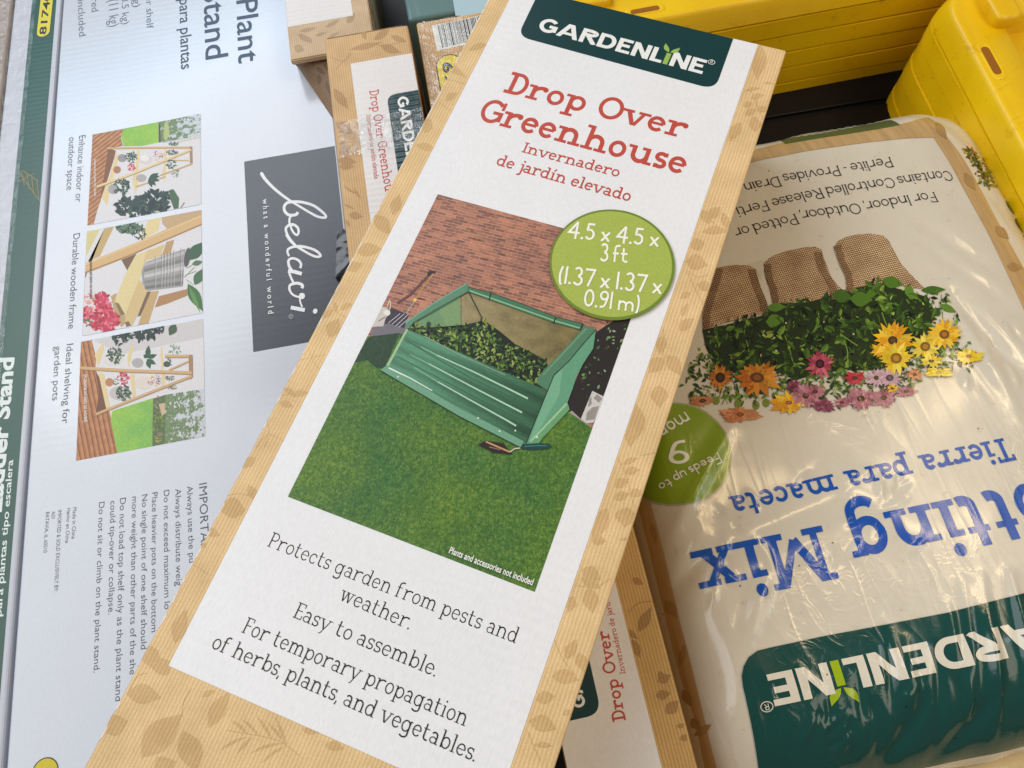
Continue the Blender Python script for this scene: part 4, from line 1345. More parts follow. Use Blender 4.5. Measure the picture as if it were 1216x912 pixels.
for q in ([(143, 245), (190, 172), (204, 200), (166, 314)], [(345, 265), (370, 172), (382, 200), (356, 325)], [(550, 240), (560, 180), (572, 330), (556, 335)], [(165, 348), (204, 362), (237, 562), (216, 580)], [(362, 348), (390, 360), (398, 500), (378, 508)], [(555, 355), (578, 362), (577, 432), (558, 438)]):
    poly(s3, z, q, WOODL)
for x, y, rx, ry, cc in ((255, 268, 62, 44, C(222, 216, 212)), (410, 292, 36, 30, C(176, 172, 170)), (448, 415, 56, 42, C(222, 212, 202)), (235, 412, 26, 26, C(190, 130, 96)), (300, 480, 66, 44, C(196, 190, 186)), (590, 300, 22, 18, C(70, 76, 76))):
    s3.px(Z(*z, ell(x, y, rx, ry, 18)), m_inkm, cc)
bush(s3, z, 270, 250, 52, 60, GR)
for q in ((470, 262, 478, 182, 34), (470, 262, 530, 240, 28), (466, 270, 525, 302, 30), (468, 272, 488, 330, 30), (470, 262, 446, 240, 26)):
    s3.px(Z(*z, leaf(q[:2], q[2:4], q[4])), m_inkm, C(52, 92, 66))
bush(s3, z, 602, 292, 26, 26, GR)
bush(s3, z, 640, 212, 36, 26, [C(150, 170, 150), C(120, 146, 124)])
bush(s3, z, 620, 440, 36, 24, [C(130, 132, 112), C(150, 130, 112)], ry=14)
bush(s3, z, 606, 386, 34, 20, [C(130, 140, 122), C(104, 118, 100)], ry=12)
bush(s3, z, 320, 388, 36, 44, [C(206, 58, 82), C(226, 92, 110), C(180, 40, 66)])
bush(s3, z, 275, 408, 20, 20, [C(96, 130, 66), C(74, 100, 60)])
bush(s3, z, 325, 478, 46, 56, GR)
for x, y, cc in ((500, 378, C(238, 200, 60)), (535, 385, C(110, 66, 120)), (490, 415, C(220, 70, 70)), (518, 425, C(242, 206, 80)), (540, 412, C(90, 60, 106)), (515, 400, C(226, 130, 56))):
    bush(s3, z, x, y, 16, 14, [cc])
bar(s3, z, [(580, 252), (748, 252)], 20)
bar(s3, z, [(605, 338), (742, 276)], 12)
bar(s3, z, [(738, 243), (740, 384)], 24, WOODD)
bar(s3, z, [(50, 325), (350, 342), (745, 356)], 22)
bar(s3, z, [(152, 612), (300, 552), (560, 448), (745, 376)], 18)
for x, y, r in ((300, 135, 44), (335, 120, 40), (420, 112, 40), (480, 100, 48), (540, 85, 30)):
    bush(s3, z, x, y, r, 26, [C(38, 54, 50), C(50, 70, 60), C(28, 40, 40)], lw=.35, ll=.9)
s3.px(Z(*z, leaf((645, 55), (605, 122), 52)), m_inkm, C(64, 92, 60))
sans(s3, "(Accessories and plants not included)", Zp(*z, 80, 366), Zp(*z, 80, 660), Zp(*z, 104, 366), m_ink, C(238, 234, 228), bold=.012)
s3.build("shelf_picture", white)

# lettering on the white carton
sh = Sheet(0, .00015)
DK = lin(84, 86, 92)
MID = lin(96, 98, 104)
for t, a, b, top in (
    ("Enhance indoor or", (94, 161.5), (89.4, 240.5), (102.2, 162)),
    ("outdoor space", (82.2, 163.5), (78.9, 226.3), (90.4, 164)),
    ("Durable wooden frame", (87.3, 278), (81.0, 391), (95.6, 278.3)),
    ("Ideal shelving for", (79.4, 409), (73.6, 503.5), (87.7, 409.3)),
    ("garden pots", (65.3, 411.5), (62, 476), (73.6, 412)),
    ("IMPORTANT", (236.3, 574.7), (239.2, 668), (246.4, 574)),
    ("Always use the pu", (222, 577.7), (224.5, 668.5), (229.4, 577.4)),
    ("Always distribute weig", (208.3, 581), (209, 696), (215.6, 580.8)),
    ("Do not exceed maximum lo", (194.5, 582.8), (195.2, 724), (201.6, 582.6)),
    ("Place heavier pots on the bottom", (180.6, 585.3), (179.8, 751), (187.5, 585.2)),
    ("No single point of one shelf should", (168.8, 587.8), (167.2, 771.5), (175.8, 587.7)),
    ("more weight than other parts of the she", (156.8, 590.3), (154, 801.5), (164, 590.2)),
    ("Do not load top shelf only as the plant stand", (142.6, 592), (137, 833), (150, 592)),
    ("could tip-over or collapse.", (131.2, 595.3), (128.6, 730), (138.4, 595.3)),
    ("Do not sit or climb on the plant stand.", (117.6, 596.8), (111.2, 799), (124.6, 597)),
    ("Made in China", (86.8, 603), (85.0, 640.4), (91.4, 603.1)),
    ("Hecho en China", (79.7, 603.9), (77.6, 645.3), (84.2, 604)),
    ("IMPORTED & SOLD EXCLUSIVELY BY:", (69, 606), (64.4, 703.3), (73.6, 606.2)),
    ("ALDI", (61.6, 607.6), (61.2, 616.2), (66, 607.8)),
    ("BATAVIA, IL 60510", (54.5, 608.5), (51.5, 656.7), (59, 608.7))):
    sans(sh, t, a, b, top, m_ink, DK if len(t) > 17 or b[1] > 560 else MID, bold=-.004)
sans(sh, "Plant", (280.9, 1), (283.4, 76), (307.5, 2), m_ink, lin(62, 84, 108), bold=.008)
sans(sh, "Ladder", (277.5, -98), (280.5, -9), (304, -97), m_ink, lin(62, 84, 108), bold=.008)
sans(sh, "Stand", (241.8, -11), (244.4, 71.5), (269, -11), m_ink, lin(62, 84, 108), bold=.008)
sans(sh, "escalera para plantas", (211.6, -58), (215.2, 83), (225, -58), m_ink, lin(66, 82, 104), bold=.006)
for t, a, b, top in (("33 lb per shelf", (172.6, -38), (174.2, 34.8), (181, -38)), ("18.7 lb (8.5 kg)", (143.4, -40), (145.2, 29.5), (152, -40)), ("55 lb (25 kg)", (157.6, -58), (158.5, 9), (166, -58)),
                     ("max. 24 lb per bin (11 kg)", (126.4, -84), (130, 32.5), (138, -84)), ("assembly required", (105.5, -70), (109, 14.5), (114, -70)), ("Instructions included", (89.5, -62), (94, 43.8), (98, -62))):
    sans(sh, t, a, b, top, m_ink, lin(104, 116, 132), bold=-.004)  # ink lightened to paint the glare over these lines
sh.build("carton_lettering", white)
sh = Sheet(0, .00015)
pc0, pc1 = sh.plan((53.5, 917)), sh.plan((40, 1010))
rr = (sh.plan((69.2, 916)) - sh.plan((37.5, 917))).length / 2
def capsule(a, b, r):
    d = (a - b).normalized()
    t0 = math.atan2(d.y, d.x)
    return [(a.x + r * math.cos(t0 + x), a.y + r * math.sin(t0 + x)) for x in [(-90 + 15 * i) * math.pi / 180 for i in range(13)]] + [(b.x + r * math.cos(t0 + math.pi + x), b.y + r * math.sin(t0 + math.pi + x)) for x in [(-90 + 15 * i) * math.pi / 180 for i in range(13)]]
YEL = lin(232, 214, 46)
sh.xy(capsule(pc0, pc1, rr), m_ink, lin(26, 24, 26))
sh.xy(capsule(pc0, pc1, rr * .92), m_ink, lin(214, 196, 30))
sh.build("yellow_label", white)

# ------------------------------------------------------------------ second plant stand carton on edge, green spine up
SZ = -.012
oS = PX((57, 228), SZ)
dS = (PX((20, 684), SZ) - PX((73, 0), SZ)).normalized()
uS = Vector((-dS.y, dS.x))
oS -= uS * .0012
m_spine = board("spine_board", math.degrees(math.atan2(dS.y, dS.x)), lin(196, 198, 206), rough=.35, mottle=.04, bstr=.03)
wS = -(PX((17, 0), SZ) - oS).dot(uS)
sc4 = quad_plan(oS, dS, uS, -.40, .62, -wS, 0)
ctr = (sc4[0] + sc4[2]) / 2
spine = bm_obj("plant_stand_carton", carton_bm(sc4, SZ, FLOOR, .003), [m_spine], None, (ctr.x, ctr.y, FLOOR))
tag(spine, "narrow carton standing on edge with a dark green spine beside the big white carton", "carton")
gl, gr_ = (PX((16, 228), SZ) - oS).dot(uS), (PX((48.6, 228), SZ) - oS).dot(uS)
sh = Sheet(SZ, .00015)
m_green = board("spine_green_ink", math.degrees(math.atan2(dS.y, dS.x)), lin(30, 80, 64), rough=.3, mottle=.05, bstr=.03)
sh.xy(quad_plan(oS, dS, uS, -.398, .618, gl, gr_), m_green)
band = sh.build("green_band", spine)
sh = Sheet(SZ, .00025)
SPW = lin(228, 236, 232)
sans(sh, "Ladder Stand", (1.4, 608), (16.8, 424.5), (-1, 424), m_ink, SPW, bold=.035, slant=.16)
sans(sh, "para plantas tipo escalera", (1.6, 732), (15.8, 546), (8.4, 546), m_ink, SPW, bold=.012, slant=.12)
b0, b1 = sh.plan((51.5, 38)), sh.plan((60, -40))
rr = (sh.plan((57.5, 25)) - sh.plan((43.5, 23))).length / 2
sh.xy(capsule(b0, b1, rr * 1.06), m_ink, lin(28, 30, 26))
sh.xy(capsule(b0, b1, rr * .97), m_ink, lin(222, 208, 56))
sans(sh, "81740", (54.6, 41), (60.6, -8), (46.5, 40), m_ink, lin(26, 24, 24), bold=.02, slant=.12)
GOLD = lin(150, 132, 78)
zz = (0, 0, 2.278)
for q in ([(52, 468), (108, 545)], [(62, 462), (104, 490)], [(58, 462), (66, 500)], [(72, 468), (80, 512)], [(86, 480), (92, 526)], [(100, 488), (106, 540)], [(50, 492), (92, 470)]):
    sh.line(Z(*zz, q), 1.0, m_ink, GOLD)
sh.build("spine_lettering", band)

# clear shrink wrap, a real creased film
def wrap_mat(name, crinkle=.5, alpha=.16, rough=.10):
    m = bpy.data.materials.new(name)
    m.use_nodes = True
    nt = m.node_tree
    out = nt.nodes["Material Output"]
    b = nt.nodes["Principled BSDF"]
    b.inputs["Base Color"].default_value = lin(236, 240, 244)
    b.inputs["Roughness"].default_value = rough
    b.inputs["Alpha"].default_value = alpha
    v = coords(nt, -10)
    n1 = N(nt, "ShaderNodeTexNoise", i_Scale=60, i_Detail=4, i_Roughness=.6, i_Distortion=1.5)
    nt.links.new(v, n1.inputs["Vector"])
    bump(nt, b, n1.outputs["Fac"], crinkle, .01)
    gl_ = N(nt, "ShaderNodeBsdfGlossy")
    gl_.inputs["Roughness"].default_value = rough
    tr = N(nt, "ShaderNodeBsdfTransparent")
    nb = [n for n in nt.nodes if n.bl_idname == "ShaderNodeBump"][0]
    nt.links.new(nb.outputs["Normal"], gl_.inputs["Normal"])
    mx = N(nt, "ShaderNodeMixShader")
    mx.inputs[0].default_value = alpha
    nt.links.new(tr.outputs[0], mx.inputs[1])
    df = N(nt, "ShaderNodeBsdfDiffuse")
    df.inputs["Color"].default_value = lin(225, 228, 232)
    mg = N(nt, "ShaderNodeMixShader")
    mg.inputs[0].default_value = .7
    nt.links.new(df.outputs[0], mg.inputs[1])
    nt.links.new(gl_.outputs[0], mg.inputs[2])
    nt.links.new(mg.outputs[0], mx.inputs[2])
    nt.links.new(mx.outputs[0], out.inputs[0])
    return m
m_wrap = wrap_mat("clear_film")
def film_sheet(name, parent, o, d, u, l0, l1, w0, w1, z, amp, seed, cell=.004, mat=None, edge=.5):
    bm = bmesh.new()
    nl, nw = max(2, int((l1 - l0) / cell)), max(2, int((w1 - w0) / cell))
    grid = []
    for i in range(nl + 1):
        row = []
        for j in range(nw + 1):
            l, w = l0 + (l1 - l0) * i / nl, w0 + (w1 - w0) * j / nw
            p = o + d * l + u * w
            hgt = abs(noise.noise((l * 90 + seed, w * 45, seed))) * amp + abs(noise.noise((l * 260, w * 120 + seed, 3.1))) * amp * .5
            row.append(bm.verts.new((p.x, p.y, z + hgt)))
        grid.append(row)
    for i in range(nl):
        for j in range(nw):
            bm.faces.new((grid[i][j], grid[i + 1][j], grid[i + 1][j + 1], grid[i][j + 1]))
    return bm_obj(name, bm, [mat or m_wrap], parent, smooth=True)
m_wrap2 = wrap_mat("clear_film_smooth", crinkle=.35, alpha=.07, rough=.14)
film_sheet("clear_wrap", spine, oS, dS, uS, -.39, .60, -wS + .0005, gl + .006, SZ + .0008, .0028, 4.0, mat=m_wrap2)

# plain carton beyond the spine
oB = PX((19, 0), -.030)
bc4 = quad_plan(oB, dS, uS, -.3, .55, -.20, -.004)
ctr = (bc4[0] + bc4[2]) / 2
m_brownc = kraft("brown_carton_board", -80, lin(176, 160, 146), lin(160, 146, 134), rough=.5)
brown = bm_obj("brown_carton", carton_bm(bc4, -.030, FLOOR, .003), [m_brownc], None, (ctr.x, ctr.y, FLOOR))
tag(brown, "plain greyish brown carton beyond the green spine, under clear wrap", "carton")
film_sheet("clear_wrap", brown, oB, dS, uS, -.25, .3, -.10, -.006, -.029, .004, 9.0)
# ------------------------------------------------------------------ upright greenhouse cartons, narrow side up
def carton_frame(pa, pb, z):
    o = PX(pa, z)
    d = (PX(pb, z) - o).normalized()
    return o, d, Vector((-d.y, d.x))
def sprig(s_, mat, z, lst):
    for ax, ay, bx, by, w in lst:
        s_.px(leaf(Zp(*z, ax, ay), Zp(*z, bx, by), w / z[2], bend=.4), mat)

# the one at the top centre, name badge half covered by the long carton
ZN = .0600
o2, d2, u2 = carton_frame((385, 46), (414, 308), ZN)
w2 = (PX((484, 28.5), ZN) - o2).dot(u2)
a2 = math.degrees(math.atan2(d2.y, d2.x))
m_k2 = kraft("kraft_paper_upright", a2, lin(222, 186, 138), lin(204, 166, 116), period=.0022)
m_k2l = kraft("kraft_leaf_ink_upright", a2, lin(196, 158, 112), lin(180, 142, 96), period=.0022)
q4 = quad_plan(o2, d2, u2, 0, .60, 0, w2)
ctr = (q4[0] + q4[2]) / 2
box2 = bm_obj("greenhouse_carton", carton_bm(q4, ZN, FLOOR, .0022), [m_k2], None, (ctr.x, ctr.y, FLOOR))
tag(box2, "kraft carton standing on edge beside the dark grey panel, its red lettering running down", "carton")
QUAD2 = [(383, 30), (398, 140), (420, 330), (545, 330), (502, 140), (486, 26)]
s_ = Sheet(ZN, .00006, clip=[(385.5, 46.5), (416, 330), (540, 330), (501, 140), (484, 29)], step=5e-7)
z = (304, 0, 4)
sprig(s_, m_k2l, z, [(450, 235, 600, 200, 30), (560, 190, 640, 130, 36), (590, 215, 690, 250, 40), (520, 190, 500, 130, 26), (370, 420, 440, 520, 44), (380, 580, 470, 640, 60), (400, 700, 440, 740, 50), (385, 760, 480, 770, 44), (640, 170, 720, 200, 30)])
sprig(s_, m_k2l, (385, 150, 6.51), [(110, 130, 190, 150, 50), (110, 310, 240, 310, 50), (190, 680, 300, 700, 60), (150, 460, 260, 530, 22), (150, 600, 240, 640, 20), (280, 560, 220, 470, 20), (200, 780, 160, 720, 20)])
s_.line(spline(Z(*z, [(350, 270), (420, 290), (450, 250), (380, 330)]), 5), .6, m_k2l)
s_.line(spline(Z(*z, [(440, 240), (520, 215), (600, 215), (680, 205)]), 5), .6, m_k2l)
s_.build("printed_leaves", box2)
m_w2 = board("white_panel_upright", a2, lin(232, 228, 226), flute=.0062, mottle=.05, bstr=.22)
s_ = Sheet(ZN, .00012)
pa = (PX((415, 76), ZN) - o2)
s_.xy(quad_plan(o2, d2, u2, pa.dot(d2), .598, (PX((426, 152), ZN) - o2).dot(u2), w2 - .0006), m_w2)
pnl = s_.build("white_panel", box2)
s_ = Sheet(ZN, .0002)
lb0 = (PX((478, 110), ZN) - o2).dot(d2)
ub0 = (PX((461, 126), ZN) - o2).dot(u2)
L_all = .155
pts = rounded([tuple(o2 + d2 * lb0 + u2 * ub0), tuple(o2 + d2 * (lb0 + L_all) + u2 * ub0), tuple(o2 + d2 * (lb0 + L_all) + u2 * (w2 - .0006)), tuple(o2 + d2 * lb0 + u2 * (w2 - .0006))], [.010, .010, 0, 0])
m_badge2 = board("badge_teal_upright", a2, TEAL, flute=.0062, rough=.25, mottle=.1, bstr=.3)
s_.xy(pts, m_badge2)
bd = s_.build("name_badge", box2)
s_ = Sheet(ZN, .0003)
logo(s_, (471.3, 116), (489.5, 232), (484.6, 115), m_ink, INKW, LIME, TEAL)
s_.build("badge_lettering", bd)
s_ = Sheet(ZN, .0002)
write(s_, "Drop Over Greenhou", SLABM, (438.5, 108), (457.2, 228), (449.6, 106.5), m_ink, RED)
write(s_, "Invernadero de jardín elevado", SLABM, (435, 137), (444.6, 213), (440.6, 136.5), m_ink, RED)
s_.build("title_lettering", box2)
film_sheet("clear_wrap", box2, o2, d2, u2, .108, .150, .004, w2 + .0004, ZN + .0006, .0032, 2.0, cell=.002)
def flap(name, par, o, d, u, pts, z, mat, th=.002):
    bm = bmesh.new()
    P_ = [o + d * l + u * w for l, w in pts]
    prism(bm, [(p.x, p.y, z) for p in P_], [(p.x, p.y, z - th) for p in P_])
    return bm_obj(name, bm, [mat], par)
m_kdark = kraft("kraft_board_shadowed", a2, lin(150, 112, 74), lin(132, 98, 62))  # darker kraft paints the shadow line along the carton's end
flap("end_flap", box2, o2, d2, u2, [(-.0045, .002), (-.0045, w2 - .006), (-.0005, w2 - .004), (-.0005, .002)], ZN - .004, m_kdark, .06)

# barcode carton to its right
ZQ = .044
o4, d4, u4 = carton_frame((494, 27), (511, 127), ZQ)
a4 = math.degrees(math.atan2(d4.y, d4.x))
q4 = quad_plan(o4, d4, u4, 0, .5, 0, .092)
ctr = (q4[0] + q4[2]) / 2
m_k4 = kraft("kraft_paper_barcode", a4, lin(222, 184, 130), lin(202, 162, 106), period=.0024)
m_k4l = kraft("kraft_leaf_ink_barcode", a4, lin(192, 152, 102), lin(176, 136, 88), period=.0024)
box4 = bm_obj("greenhouse_carton", carton_bm(q4, ZQ, FLOOR, .002), [m_k4], None, (ctr.x, ctr.y, FLOOR))
tag(box4, "kraft carton standing on edge with a barcode and a yellow number label", "carton")
s_ = Sheet(ZQ, .0001)
z = (470, 0, 7.015)
A_, B_, C_, D_ = (300, 214), (760, 118), (805, 322), (345, 424)
s_.px(Z(*z, [A_, B_, C_, D_]), m_ink, lin(236, 234, 228))
x = .10
wr_ = random.Random(5)
while x < .93:
    wd = wr_.choice((.008, .008, .016, .026))
    s_.px(Z(*z, [lerp(lerp(A_, B_, x), lerp(D_, C_, x), .02), lerp(lerp(A_, B_, x + wd), lerp(D_, C_, x + wd), .02), lerp(lerp(A_, B_, x + wd), lerp(D_, C_, x + wd), .93), lerp(lerp(A_, B_, x), lerp(D_, C_, x), .93)]), m_ink, lin(40, 52, 56))
    x += wd + wr_.choice((.008, .012, .012, .022))
s_.build("barcode", box4)
s_ = Sheet(ZQ, .0001)
k0, k1 = s_.plan(Zp(*z, 448, 540)), s_.plan(Zp(*z, 500, 820))
rr = (s_.plan(Zp(*z, 334, 535)) - s_.plan(Zp(*z, 448, 510))).length
s_.xy(capsule(k0, k1, rr * .98), m_ink, lin(34, 34, 30))
s_.xy(capsule(k0, k1, rr * .90), m_ink, lin(240, 214, 40))
yl = s_.build("yellow_label", box4)
s_ = Sheet(ZQ, .0002)
sans(s_, "69", Zp(*z, 385, 526), Zp(*z, 420, 705), Zp(*z, 472, 512), m_ink, lin(40, 42, 34), bold=.03)
s_.build("label_number", yl)
film_sheet("clear_wrap", box4, o4, d4, u4, .002, .12, .001, .05, ZQ + .0006, .0022, 6.0, cell=.003)

# carton behind, resting on the white one, its open end flap hanging down
ZT = .030
o3 = PX((345, 72), ZT)
d3 = Vector((math.cos(R(-79.4)), math.sin(R(-79.4))))
u3 = Vector((-d3.y, d3.x))
w3 = (PX((441, 27), ZT) - o3).dot(u3)
e3 = ((wc4[1] - o3).dot(u3)) + .004
bm = bmesh.new()
prof3 = [(0, ZT), (w3, ZT), (w3, FLOOR), (e3, FLOOR), (e3, .023), (0, .023)]
fa = [o3 + u3 * a for a, _ in prof3]
ba = [o3 - d3 * .32 + u3 * a for a, _ in prof3]
prism(bm, [(p.x, p.y, prof3[i][1]) for i, p in enumerate(fa)], [(p.x, p.y, prof3[i][1]) for i, p in enumerate(ba)])
bmesh.ops.recalc_face_normals(bm, faces=bm.faces)
bmesh.ops.bevel(bm, geom=list(bm.edges), offset=.0012, segments=2, affect='EDGES')
m_k3 = kraft("kraft_paper_behind", -79.4, lin(214, 188, 154), lin(202, 174, 138), period=.0022)
m_k3l = kraft("kraft_leaf_ink_behind", -79.4, lin(188, 162, 132), lin(176, 150, 120), period=.0022)
ctr = o3 - d3 * .16 + u3 * (w3 * .6)
box3 = bm_obj("greenhouse_carton", bm, [m_k3], None, (ctr.x, ctr.y, FLOOR))
tag(box3, "kraft carton lying half on the white one, its shaded end flap hanging open", "carton")
s_ = Sheet(ZT, .0001)
q = PX((343, 32), ZT) - o3
q2 = PX((418, 10), ZT) - o3
s_.xy(quad_plan(o3, d3, u3, -.318, q.dot(d3), .0006, q2.dot(u3)), m_w2)
s_.build("white_panel", box3)
s_ = Sheet(ZT, .00005, clip=[(338.5, 0), (345.5, 71.5), (449, 44), (428, -20)])
sprig(s_, m_k3l, (304, 0, 4), [(205, 150, 290, 130, 20), (260, 180, 240, 200, 40), (200, 160, 260, 200, 28), (330, 130, 400, 90, 20), (430, 110, 470, 60, 34), (180, 220, 230, 240, 40), (280, 170, 340, 150, 16), (340, 180, 400, 150, 14)])
s_.build("printed_leaves", box3)
def P3(p, z_):
    q_ = PX(p, z_)
    return Vector((q_.x, q_.y, z_))
fA, fB, fC, fD = P3((347, 75), .0225), P3((396, 61), .0225), P3((397, 143), .0012), P3((352, 77), .0012)
bm = bmesh.new()
gr3 = [[(fA.lerp(fB, i / 8)).lerp(fD.lerp(fC, i / 8), j / 8) for i in range(9)] for j in range(9)]
vs3 = [[bm.verts.new(v) for v in r_] for r_ in gr3]
for j in range(8):
    for i in range(8):
        bm.faces.new((vs3[j][i], vs3[j][i + 1], vs3[j + 1][i + 1], vs3[j + 1][i]))
geo = bmesh.ops.extrude_face_region(bm, geom=list(bm.faces))
for v in [g_ for g_ in geo["geom"] if isinstance(g_, bmesh.types.BMVert)]:
    v.co += Vector((.001, .002, -.0004))
m_kflap = kraft("kraft_flap_shadowed", -60, lin(150, 122, 94), lin(136, 110, 84), period=.0022)  # darker kraft paints the shade on this end of the carton
flp = bm_obj("end_flap", bm, [m_kflap], box3)
# prints on the two visible sides
def side_print(name, par, p_at, n, shapes, mat, off=.0003):
    bm = bmesh.new()
    for sh_ in shapes:
        vs = [bm.verts.new(p_at(a, b) + n * off) for a, b in sh_]
        bm.faces.new(vs)
    return bm_obj(name, bm, [mat], par)
def flap_at(a, b):
    return fA.lerp(fB, a).lerp(fD.lerp(fC, a), b)
def right_at(a, b):      # a along the length (metres back), b depth
    p_ = o3 - d3 * a + u3 * w3
    return Vector((p_.x, p_.y, ZT - b))
m_leafd, nt, b = newmat("kraft_leaf_side_ink", lin(112, 88, 66), rough=.6)
nfl = (fB - fA).cross(fD - fA).normalized()
nfl = nfl if nfl.z > 0 else -nfl
side_print("printed_leaves", flp, flap_at, nfl,
           [[(min(.99, max(.01, x)), min(.98, max(.02, y))) for x, y in leaf((ax, ay), (bx, by), w)] for ax, ay, bx, by, w in ((.3, .12, .55, .2, .12), (.5, .1, .42, .4, .14), (.55, .3, .8, .38, .12), (.65, .42, .6, .7, .12), (.75, .2, .95, .3, .12), (.8, .5, .92, .7, .12))], m_leafd, .0006)
m_sidew, nt, b = newmat("grey_side_panel", lin(176, 174, 160), rough=.5)
side_print("side_panel", box3, right_at, Vector((u3.x, u3.y, 0)), [[(.006, .004), (.2, .004), (.2, .11), (.006, .11)]], m_sidew, .0004)
vine = []
for k in range(7):
    y0 = .018 + .008 * k
    p = spline([(.01, y0 + .012), (.03 + .004 * (k % 3), y0), (.055, y0 + .010), (.075 - .005 * (k % 2), y0 - .002), (.1, y0 + .008)], 5)
    vine += ribbon(p, .0016 + .0006 * (k % 2))
m_vine, nt, b = newmat("red_vine_ink", lin(150, 96, 80), rough=.6)
side_print("printed_vine", box3, right_at, Vector((u3.x, u3.y, 0)), vine, m_vine, .0007)

# shrink-wrapped teal carton at the very top
ZL = -.005
ot = PX((486, 20), ZL)
tq = quad_plan(ot, d3, u3, -.36, .005, -.002, .150)
ctr = (tq[0] + tq[2]) / 2
m_teal = film("teal_carton_film", lin(104, 134, 134), rough=.12, crinkle=.5, dirt=False)
teal = bm_obj("wrapped_carton", carton_bm(tq, ZL, FLOOR, .004), [m_teal], None, (ctr.x, ctr.y, FLOOR))
tag(teal, "shrink-wrapped teal carton with a painted sky reflection, behind the barcode carton", "carton")
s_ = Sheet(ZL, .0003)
m_blue = film("sky_reflection_film", lin(176, 204, 216), rough=.12, crinkle=.25, dirt=False)  # pale blue patch paints the sky mirrored in the glossy wrap
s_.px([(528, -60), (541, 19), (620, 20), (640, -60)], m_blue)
s_.build("painted_sky_reflection", teal)

# small black glossy tag
m_black, nt, b = newmat("black_gloss_plastic", lin(30, 32, 35), rough=.16, spec=.6)
nn = N(nt, "ShaderNodeTexNoise", i_Scale=60, i_Detail=1, i_Distortion=.5)
nt.links.new(coords(nt), nn.inputs["Vector"])
bump(nt, b, nn.outputs["Fac"], .5, .004)
tagp = [(400, 273), (410, 271), (416, 300), (420, 330), (398, 331)]
P_ = [PX(p, .004) for p in tagp]
bm = bmesh.new()
prism(bm, [(p.x, p.y, .0045) for p in P_], [(p.x, p.y, .0002) for p in P_])
bmesh.ops.bevel(bm, geom=list(bm.edges), offset=.0012, segments=2, affect='EDGES')
ctr = sum(P_, Vector((0, 0))) / len(P_)
tag(bm_obj("plastic_tag", bm, [m_black], None, (ctr.x, ctr.y, .0002)), "small black glossy plastic tag on the dark grey panel", "tag")

# carton under the long one at the bottom, lettering running up
o5, d5, u5 = carton_frame((768, 684), (829, 912), ZN)
a5 = math.degrees(math.atan2(d5.y, d5.x))
wl = (PX((672, 912), ZN) - o5).dot(u5)
q5 = quad_plan(o5, d5, u5, -.16, .42, wl, 0)
ctr = (q5[0] + q5[2]) / 2
m_k5 = kraft("kraft_paper_under", a5, lin(208, 168, 106), lin(188, 148, 86), period=.0023)
m_k5l = kraft("kraft_leaf_ink_under", a5, lin(172, 132, 80), lin(156, 117, 68), period=.0023)
box5 = bm_obj("greenhouse_carton", carton_bm(q5, ZN, FLOOR, .002), [m_k5], None, (ctr.x, ctr.y, FLOOR))
tag(box5, "kraft edged carton standing on edge below the long one, its red lettering running up", "carton")
s_ = Sheet(ZN, .00006, clip=[(722, 640), (757, 640), (768, 684), (829, 912), (786, 912), (735, 700)], step=5e-7)
sprig(s_, m_k5l, (608, 684, 4), [(600, 265, 662, 145, 54), (690, 500, 755, 470, 50), (680, 570, 755, 555, 48), (730, 655, 790, 590, 60), (780, 715, 825, 705, 26), (795, 775, 845, 758, 34), (570, 10, 625, 40, 34), (700, 450, 720, 500, 30), (570, 300, 610, 390, 46), (540, 250, 600, 300, 30)])
s_.line(spline(Z(608, 684, 4, [(550, 175), (600, 130), (665, 120)]), 5), .9, m_k5l)
s_.build("printed_leaves", box5)
m_w5 = board("white_panel_under", a5, lin(236, 232, 230), flute=.0075, mottle=.06, bstr=.22)
s_ = Sheet(ZN, .00012)
w5 = (PX((786, 912), ZN) - o5).dot(u5)
s_.xy(quad_plan(o5, d5, u5, -.158, .418, wl + .0008, w5), m_w5)
s_.build("white_panel", box5)
s_ = Sheet(ZN, .0002)
e1 = (PX((703.5, 800), ZN) - o5).dot(u5)
l1 = (PX((690, 853), ZN) - o5).dot(d5)
cs = [tuple(o5 + d5 * l1 + u5 * e1), tuple(o5 + d5 * (l1 - .15) + u5 * e1), tuple(o5 + d5 * (l1 - .15) + u5 * (wl + .001)), tuple(o5 + d5 * l1 + u5 * (wl + .001))]
s_.xy(rounded(cs, [.010, .010, 0, 0]), m_badge)
bd = s_.build("name_badge", box5)
s_ = Sheet(ZN, .0003)
logo(s_, (696, 838.5), (669, 716), (681, 840), m_ink, INKW, LIME, TEAL)
s_.build("badge_lettering", bd)
s_ = Sheet(ZN, .0002)
write(s_, "Drop Over", SLAB, (743.2, 855), (722.3, 748.5), (727.6, 857), m_ink, RED)
write(s_, "Invernadero de jard", SLABM, (742.8, 799.6), (724.2, 714.5), (736.3, 801), m_ink, RED)
s_.build("title_lettering", box5)

